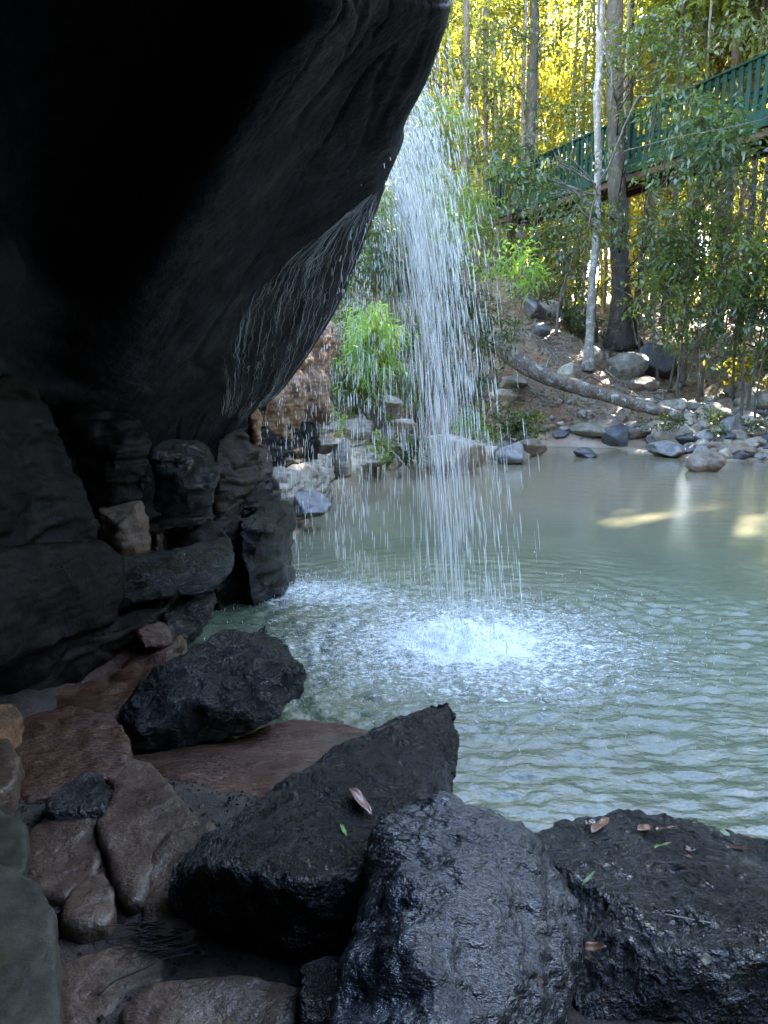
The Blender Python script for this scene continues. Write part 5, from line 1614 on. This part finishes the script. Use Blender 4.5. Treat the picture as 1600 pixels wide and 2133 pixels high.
for _ in range(150):      # fine tangle of rootlets and twigs on the earth: nobody could count it
    px, py = rs_.uniform(1090, 1420), rs_.uniform(700, 850)
    c = ray_ground(px, py)
    a = rs_.uniform(0, 6.28); L = rs_.uniform(0.3, 1.1)
    q = np.array([[c.x + math.cos(a) * L * f + rs_.uniform(-.05, .05), c.y + math.sin(a) * L * f * 0.6 + rs_.uniform(-.05, .05), 0] for f in np.linspace(0, 1, 7)])
    q[:, 2] = ground_h(q[:, 0], q[:, 1]) + 0.015 + 0.10 * np.sin(np.linspace(0, 3.1, 7)) * rs_.random()
    allp.append(capped(spline(q, 14), np.linspace(rs_.uniform(0.006, 0.018), 0.004, 14)))
V, F = tube_arrays(allp, 5)
o = link("root_tangle", make_mesh("root_tangle", V, F=F), M_ROOT); tag(o, "tangle of thin bleached rootlets and twigs covering the earthy bank", "roots", kind='stuff')

def vine(pts, r0, label, sub=None):
    w = [P(*p) for p in pts]
    s = wiggle(w, 30, 0.012, np.random.RandomState(len(label)))
    a, b = capped(s, np.full(30, r0))
    V, F = tube_arrays([(a, b)], 6)
    o = link("hanging_vine", make_mesh("hanging_vine", V, F=F), MB_TAN); recenter(o); tag(o, label, "vine")
vine([(1262, -60, 15.6), (1245, 40, 15.6), (1262, 110, 15.6), (1275, 180, 15.6), (1272, 230, 15.7)], 0.02, "dark looping vine hanging in front of the big buttressed tree")
vine([(1330, 200, 15.5), (1300, 260, 15.5), (1270, 330, 15.6), (1240, 400, 15.8), (1225, 480, 16)], 0.018, "pale slanting vine crossing in front of the footbridge by the slim pale tree")
vine([(1700, 180, 14), (1600, 245, 14.2), (1500, 268, 14.5), (1400, 288, 15), (1300, 315, 15.5)], 0.008, "thin wire-like vine strung along the footbridge's lower edge")
vine([(1490, 640, 17.5), (1460, 700, 17.5), (1440, 760, 17.6), (1428, 800, 17.6)], 0.018, "curved vine hanging near the very thin brown sapling")

def stick(pts, r0, label, mat=M_ROOT, r1=None):
    w = [P(*p) for p in pts]
    s = wiggle(w, 16, 0.006, np.random.RandomState(len(label)))
    a, b = capped(s, np.linspace(r0, r1 or r0 * 0.5, 16))
    V, F = tube_arrays([(a, b)], 7)
    o = link("branch", make_mesh("branch", V, F=F), mat); recenter(o); tag(o, label, "branch")
stick([(918, 905, 14.0), (932, 880, 14.1), (948, 850, 14.2)], 0.045, "thick pale broken branch leaning on the bank behind the fall")
stick([(945, 865, 14.1), (932, 852, 14.1), (920, 838, 14.1)], 0.02, "thin fork crossing the thick broken branch behind the fall")
stick([(903, 900, 13.9), (908, 860, 13.9), (914, 830, 14.0)], 0.03, "thin upright dead branch just behind the falling stream")
stick([(780, 912, 11.9), (815, 935, 11.8), (845, 972, 11.7)], 0.018, "thin stick slanting from the sandstone stack down to the water")

# litter of leaves on the far bank, and crumbs on the mud
def litter(name, n, region, L, seed, mat, label, lift=0.012, sizes=(0.6, 1.3), up=0.35):
    rs = np.random.RandomState(seed)
    x0, x1, y0, y1 = region
    p = np.stack([rs.uniform(x0, x1, n), rs.uniform(y0, y1, n)], 1)
    z = ground_h(p[:, 0], p[:, 1])
    k = (z > 0.12)
    p, z = p[k], z[k]; n = len(p)
    a = rs.uniform(0, 6.28, n)
    d = np.stack([np.cos(a), np.sin(a), rs.normal(size=n) * up], 1)
    sd = np.stack([-np.sin(a), np.cos(a), rs.normal(size=n) * up], 1)
    ll = (L * rs.uniform(*sizes, n))[:, None]
    c = np.stack([p[:, 0], p[:, 1], z + lift], 1)
    V = np.stack([c - d * ll * 0.5, c + sd * ll * 0.17 + np.array([0, 0, 0.01]), c + d * ll * 0.5, c - sd * ll * 0.17], 1).reshape(-1, 3)
    o = link(name, make_mesh(name, V, F=np.arange(n * 4).reshape(-1, 4), smooth=False), mat)
    return tag(o, label, "leaf litter", kind='stuff')
ML_LIT = leaf_mat("dry_brown_leaf", (0.10, 0.05, 0.03), (0.32, 0.20, 0.12), (0.35, 0.2, 0.08), 0.2, 0.55)
litter("leaf_litter", 26000, (-2, 14, 15.3, 27), 0.11, 5, ML_LIT, "dry brown leaves littering the bank and slope")
M_CRUMB = plain_mat("dark_mud_crumbs", (0.008, 0.006, 0.004), (0.03, 0.02, 0.014), 0.7, 30)
rsn = np.random.RandomState(6)
litter("mud_debris", 2600, (-1.6, 0.3, 1.3, 3.0), 0.016, 7, M_CRUMB, "dark crumbs of bark and twig scattered over the mud", lift=0.003, sizes=(0.4, 1.6), up=0.2)

# twigs between the flat stones
tw = []
for _ in range(46):
    px, py = rs_.uniform(300, 410), rs_.uniform(1925, 1990)
    c = P(px, py, z=0.22)
    a = rs_.uniform(-0.6, 0.9); L = rs_.uniform(0.05, 0.16)
    q = np.array([[c.x - L * math.cos(a) * f, c.y - L * math.sin(a) * 0.5 * f, 0.215 + rs_.uniform(0, 0.02)] for f in (0, 0.35, 0.7, 1)])
    tw.append(capped(spline(q, 8), np.linspace(0.0026, 0.0010, 8)))
V, F = tube_arrays(tw, 5)
M_TWIG = plain_mat("dark_twig", (0.012, 0.008, 0.006), (0.03, 0.02, 0.015), 0.6, 20)
o = link("twig_tangle", make_mesh("twig_tangle", V, F=F), M_TWIG); tag(o, "nest of thin dark twigs caught under the long black boulder", "twigs", kind='stuff')
q = np.array([tuple(P(a, b, z=0.235)) for a, b in [(205, 2072), (240, 2050), (290, 2030), (340, 2005), (400, 1985)]])
q[:, 2] += np.array([0, 0.01, 0.012, 0.01, 0.0])
a, b = capped(spline(q, 24), np.linspace(0.003, 0.0018, 24)); V, F = tube_arrays([(a, b)], 6)
o = link("twig", make_mesh("twig", V, F=F), M_TWIG); recenter(o); tag(o, "long thin bent twig lying across the mud toward the nest of twigs", "twig")

# ================================================================== shrubs and weeds
def shrub(label, clumps, sprigs, seed, mat, L=0.11, W=0.03, sprig=0.4, droop=0.5, cat="shrub", name="shrub", group=None, mat2=MB_TAN, stems=True, gaps=True, root=None, per=3):
    rs = np.random.RandomState(seed)
    cl = [pc(*c) for c in clumps]
    low = min(cl, key=lambda c: c[2])
    bx, by = low[0], low[1] + 0.15
    if root: bx, by = root
    T = empty(name, (bx, by, gh(bx, by)), label, cat, group)
    if stems:
        tw = []
        for c in cl:
            for _ in range(per):
                e = np.array(c[:3]) + rs.normal(size=3) * c[3] * 0.5
                b0 = np.array([bx + rs.uniform(-.1, .1), by, gh(bx, by) - 0.02])
                m = (b0 + e) / 2 + np.array([0, 0, 0.12]) + rs.normal(size=3) * 0.06
                tw.append(capped(spline(np.array([b0, m, e]), 9), np.linspace(0.014, 0.004, 9)))
        V, F = tube_arrays(tw, 5)
        o = link("stem", make_mesh("stem", V, F=F), mat2); recenter(o); adopt(o, T)
    o = link("foliage", leaf_cloud("foliage", cl, int(sprigs * 0.6), rs, L * 1.2, W * 1.45, sprig=sprig, droop=droop, keep=keep_gaps if gaps else None), mat); recenter(o); adopt(o, T)
    return T
shrub("bright yellow-green drooping bamboo-like shrub seen between the drips and the fall", [(765, 640, 12.3, 28), (780, 680, 12.3, 38), (770, 730, 12.2, 38), (795, 700, 12.3, 32), (775, 775, 12.2, 34), (800, 740, 12.3, 28), (760, 690, 12.2, 26)], 330, 801, ML_BRIGHT, 0.13, 0.020, 0.35, 1.0)
shrub("dull bluish bamboo-like shrub under the bright one at the cave mouth", [(715, 760, 12.6, 42), (700, 810, 12.5, 40), (740, 820, 12.5, 34), (690, 720, 12.8, 34), (720, 700, 12.9, 34), (770, 850, 12.8, 26)], 330, 802, ML_DARK, 0.12, 0.022, 0.3, 0.9)
shrub("arching shrub with fresh bright green leaves over the bare slope", [(1010, 490, 14.6, 40), (1055, 510, 14.6, 42), (1085, 550, 14.5, 34), (1040, 540, 14.6, 38), (1000, 540, 14.6, 36), (1100, 590, 14.5, 22), (975, 470, 14.6, 36)], 300, 803, ML_BRIGHT, 0.13, 0.035, 0.35, 0.4, root=(P(985, 740, 15.9).x, 15.9), per=1)
shrub("dark dense shrub behind the fall, hiding the raised end of the log", [(985, 640, 15.2, 62), (960, 720, 15.0, 60), (1010, 720, 15.4, 50), (1020, 660, 15.4, 46), (940, 640, 15.2, 56), (985, 780, 15.0, 46), (1050, 690, 15.6, 34), (950, 790, 14.8, 40), (930, 560, 15.2, 50), (985, 580, 15.3, 50)],
      900, 804, ML_DARK, 0.12, 0.030, 0.4, 0.6, stems=False)
shrub("tall dark shrub rising in the spray behind the upper fall", [(900, 480, 17, 60), (950, 430, 17, 56), (880, 560, 16.5, 56), (900, 640, 16, 60), (870, 720, 15.5, 56), (910, 390, 17.5, 50), (970, 380, 17.5, 46), (840, 620, 16, 46), (860, 790, 15, 46), (1000, 440, 17.4, 46)],
      900, 805, ML_MID, 0.12, 0.030, 0.4, 0.7)
shrub("low leafy weeds on the earthen bank right above the sandy beach", [(1055, 880, 15.6, 36), (1095, 878, 15.7, 32), (1085, 895, 15.4, 26), (1115, 892, 15.5, 16), (1035, 900, 15.4, 24)], 300, 806, ML_DARK, 0.07, 0.03, 0.18, 0.1, stems=False)
shrub("sparser pale green weeds on the bank next to the broken branch", [(965, 870, 15.0, 28), (985, 890, 14.9, 26), (1000, 860, 15.2, 26), (950, 895, 14.8, 18), (1015, 905, 15.1, 18)], 200, 807, ML_BRIGHT, 0.06, 0.028, 0.15, 0.1, stems=False)
shrub("small weeds sprouting at the tip of the fallen log", [(1385, 880, 15.9, 16), (1405, 878, 15.9, 14), (1365, 880, 15.9, 12), (1340, 885, 15.9, 10)], 70, 808, ML_DARK, 0.06, 0.025, 0.12, 0.0, stems=False)
shrub("small weeds growing against the greenish weathered rock of the pile", [(1475, 858, 16.2, 14), (1490, 872, 16.0, 14), (1465, 865, 16.1, 10)], 60, 809, ML_DARK, 0.06, 0.022, 0.12, 0.0, stems=False)
shrub("small weeds at the foot of the tall pointed rock", [(1500, 900, 15.5, 12), (1490, 888, 15.6, 12)], 40, 810, ML_DARK, 0.055, 0.022, 0.12, 0.0, stems=False)
shrub("small weeds between cobbles beyond the tall pointed rock", [(1575, 890, 15.7, 16), (1590, 880, 15.8, 14), (1560, 884, 15.8, 12)], 60, 811, ML_DARK, 0.055, 0.022, 0.12, 0.0, stems=False)
shrub("leafy weed growing out of the stack beside the broad tan stone", [(790, 878, 12.5, 20), (805, 890, 12.5, 16), (770, 862, 12.7, 18)], 90, 812, ML_DARK, 0.06, 0.022, 0.15, 0.1, stems=False)
shrub("slender weed with paired leaves over the sandstone bar at the waterline", [(790, 925, 11.5, 14), (800, 945, 11.4, 12), (808, 962, 11.4, 10)], 26, 813, ML_MID, 0.09, 0.035, 0.16, 0.0, stems=False)
shrub("bluish leafy weed between the fall and the small pointed rock", [(845, 925, 12.4, 22), (860, 940, 12.3, 18), (835, 945, 12.3, 14)], 60, 814, ML_DARK, 0.10, 0.045, 0.16, 0.0, stems=False)
shrub("tuft of weeds in the cracks by the thin mossy plate", [(680, 860, 11.6, 16), (700, 880, 11.6, 14), (668, 905, 11.0, 12), (715, 905, 11.4, 10)], 70, 815, ML_BRIGHT, 0.05, 0.02, 0.12, 0.0, stems=False)
shrub("sunny yellow-green bush low behind the biggest boulder of the pile", [(1545, 790, 18.6, 26), (1520, 800, 18.4, 18), (1580, 770, 18.8, 30), (1540, 740, 19, 30), (1600, 800, 18.5, 24)], 130, 816, ML_GOLD, 0.12, 0.05, 0.3, 0.3)
shrub("fern-like plant with drooping fronds in front of the big tree under the footbridge", [(1335, 300, 15.8, 24), (1310, 290, 15.8, 16), (1350, 320, 15.8, 16)], 40, 817, ML_DARK, 0.13, 0.02, 0.5, 0.7, stems=False, name="fern", cat="fern")

shrub("tall leafy shrub behind the drips, above the sandstone stack", [(730, 560, 14.5, 50), (770, 500, 15, 50), (800, 560, 15, 50), (760, 450, 15.5, 44), (720, 640, 14, 40), (820, 480, 15.5, 46), (840, 700, 15, 46), (850, 560, 15.5, 46), (815, 770, 14.5, 40), (720, 480, 15.5, 36)],
      800, 818, ML_DARK, 0.13, 0.034, 0.4, 0.7)
shrub("pale leafy shrub high behind the upper fall by the cave roof", [(840, 400, 19, 50), (860, 330, 19.5, 50), (900, 300, 20, 50), (800, 430, 19, 46), (930, 260, 20, 44), (890, 230, 20.5, 44)],
      560, 819, ML_MID, 0.15, 0.05, 0.45, 0.6)
# ================================================================== single leaves lying on the boulders
def boulder_hit(o, px, py):
    origin = Vector((0, 0, CAM_Z)); d = ray(px, py).normalized()
    loc = Vector(o.location)
    ok, h, n, _ = o.ray_cast(origin - loc, d)
    return (h + loc, n) if ok else (None, None)
def leaf_material(name, c1, c2, rough=0.35):
    t = NT(name)
    n = t.noise(t.pos, 60, 4, 0.7)
    return t.end(t.bsdf(t.mix(t.rng(n, 0.35, 0.65), c1, c2), rough, None, 0.5))
LM = {'brown': leaf_material("brown_leaf", (0.084, 0.033, 0.017), (0.144, 0.066, 0.036)), 'orange': leaf_material("orange_leaf", (0.108, 0.042, 0.018), (0.156, 0.072, 0.036)),
      'red': leaf_material("dark_red_leaf", (0.036, 0.011, 0.008), (0.060, 0.021, 0.015), 0.25), 'green': leaf_material("green_leaf", (0.060, 0.120, 0.018), (0.120, 0.180, 0.048)),
      'pale': leaf_material("pale_leaf", (0.252, 0.228, 0.156), (0.348, 0.324, 0.252)), 'pink': leaf_material("pinkish_brown_leaf", (0.096, 0.042, 0.033), (0.156, 0.078, 0.063), 0.3)}
def fallen_leaf(o, p0, p1, wpx, mat, label, curl=0.2, lift=0.013):
    h0, n0 = boulder_hit(o, *p0); h1, n1 = boulder_hit(o, *p1)
    if h0 is None or h1 is None:
        print("leaf missed", label); return
    ax = h1 - h0; L = ax.length; 
    if L > 0.25: ax = ax.normalized() * 0.12; L = 0.12
    n = (n0 + n1).normalized()
    u = ax.normalized(); s = n.cross(u).normalized(); n = u.cross(s)
    w = wpx * (h0.y / ray(*p0).y) / FPX / 2
    V, F = [], []
    K = 12
    for i in range(K + 1):
        t = i / K
        ww = w * (math.sin(math.pi * t ** 0.85) ** 0.8 if 0 < t < 1 else 0.02)
        c = h0 + u * L * t + n * (lift + curl * w * math.sin(math.pi * t) * 0.8 + 0.15 * w * math.sin(t * 9))
        for j in (-1, -0.5, 0, 0.5, 1):
            V.append(tuple(c + s * ww * j + n * (abs(j) ** 1.5 * ww * (0.35 + 0.25 * math.sin(t * 7 + j)))))
    nV = len(V)
    for i in range(K):
        for j in range(4):
            a = i * 5 + j
            F.append((a, a + 1, a + 6, a + 5))
    m = make_mesh("fallen_leaf", V, faces=F)
    lf = link("fallen_leaf", m, LM[mat])
    sol = lf.modifiers.new("t", 'SOLIDIFY'); sol.thickness = 0.0006
    recenter(lf); tag(lf, label, "leaf")
    return lf
fallen_leaf(long_boulder, (726, 1650), (772, 1707), 26, 'pink', "curled pinkish brown leaf lying on the long black boulder", 0.4)
fallen_leaf(long_boulder, (708, 1725), (722, 1752), 9, 'green', "small narrow green leaf on the long black boulder")
fallen_leaf(glossy_boulder, (1216, 1724), (1240, 1716), 16, 'red', "dark red leaf at the back edge of the glossy boulder, beside the grey one")
fallen_leaf(glossy_boulder, (1232, 1744), (1268, 1712), 26, 'brown', "large bent tan leaf near the back edge of the glossy boulder")
fallen_leaf(glossy_boulder, (1322, 1734), (1352, 1728), 18, 'orange', "short orange leaf on the glossy boulder's back edge, right after the tan one")
fallen_leaf(glossy_boulder, (1364, 1738), (1408, 1732), 18, 'red', "long wet dark red leaf beside the short orange one")
fallen_leaf(glossy_boulder, (1425, 1775), (1452, 1777), 15, 'red', "small dark red oval leaf alone on the glossy boulder's middle")
fallen_leaf(glossy_boulder, (1510, 1772), (1556, 1775), 13, 'red', "thin dark red leaf far along the glossy boulder's back edge")
fallen_leaf(glossy_boulder, (1364, 1776), (1400, 1764), 12, 'green', "yellow-green leaf scrap below the long wet dark red leaf")
fallen_leaf(glossy_boulder, (1428, 1792), (1442, 1798), 12, 'orange', "tiny orange leaf scrap under the small dark red oval leaf")
fallen_leaf(glossy_boulder, (1498, 1735), (1520, 1748), 14, 'green', "crumpled green leaf scrap near the glossy boulder's back edge")
fallen_leaf(glossy_boulder, (1440, 1722), (1478, 1728), 8, 'green', "thin green blade on the glossy boulder's back edge")
fallen_leaf(glossy_boulder, (1210, 1848), (1238, 1818), 7, 'green', "curved thin green leaf blade on the side of the glossy boulder")
fallen_leaf(glossy_boulder, (1458, 1846), (1480, 1858), 16, 'pale', "small round pale leaf upper on the glossy boulder's front")
fallen_leaf(glossy_boulder, (1450, 1990), (1474, 1998), 24, 'pale', "bent pale leaf lower on the glossy boulder's front")
fallen_leaf(glossy_boulder, (1212, 1982), (1268, 1978), 22, 'orange', "bright orange-brown leaf wedged in the gap between the grey and glossy boulders")
fallen_leaf(grey_boulder, (1113, 2040), (1124, 2046), 9, 'orange', "tiny orange leaf scrap on the grey wet boulder")
q, nn = boulder_hit(glossy_boulder, 1420, 1915)
if q is not None:
    a, b = capped([tuple(boulder_hit(glossy_boulder, x, y)[0] + Vector((0, 0, 0.004))) for x, y in [(1385, 1907), (1410, 1912), (1440, 1918), (1480, 1925)]], [0.0018] * 4)
    V, F = tube_arrays([(a, b)], 6); o = link("twig", make_mesh("twig", V, F=F), LM['pale']); recenter(o); tag(o, "short pale twig lying on the front of the glossy boulder", "twig")
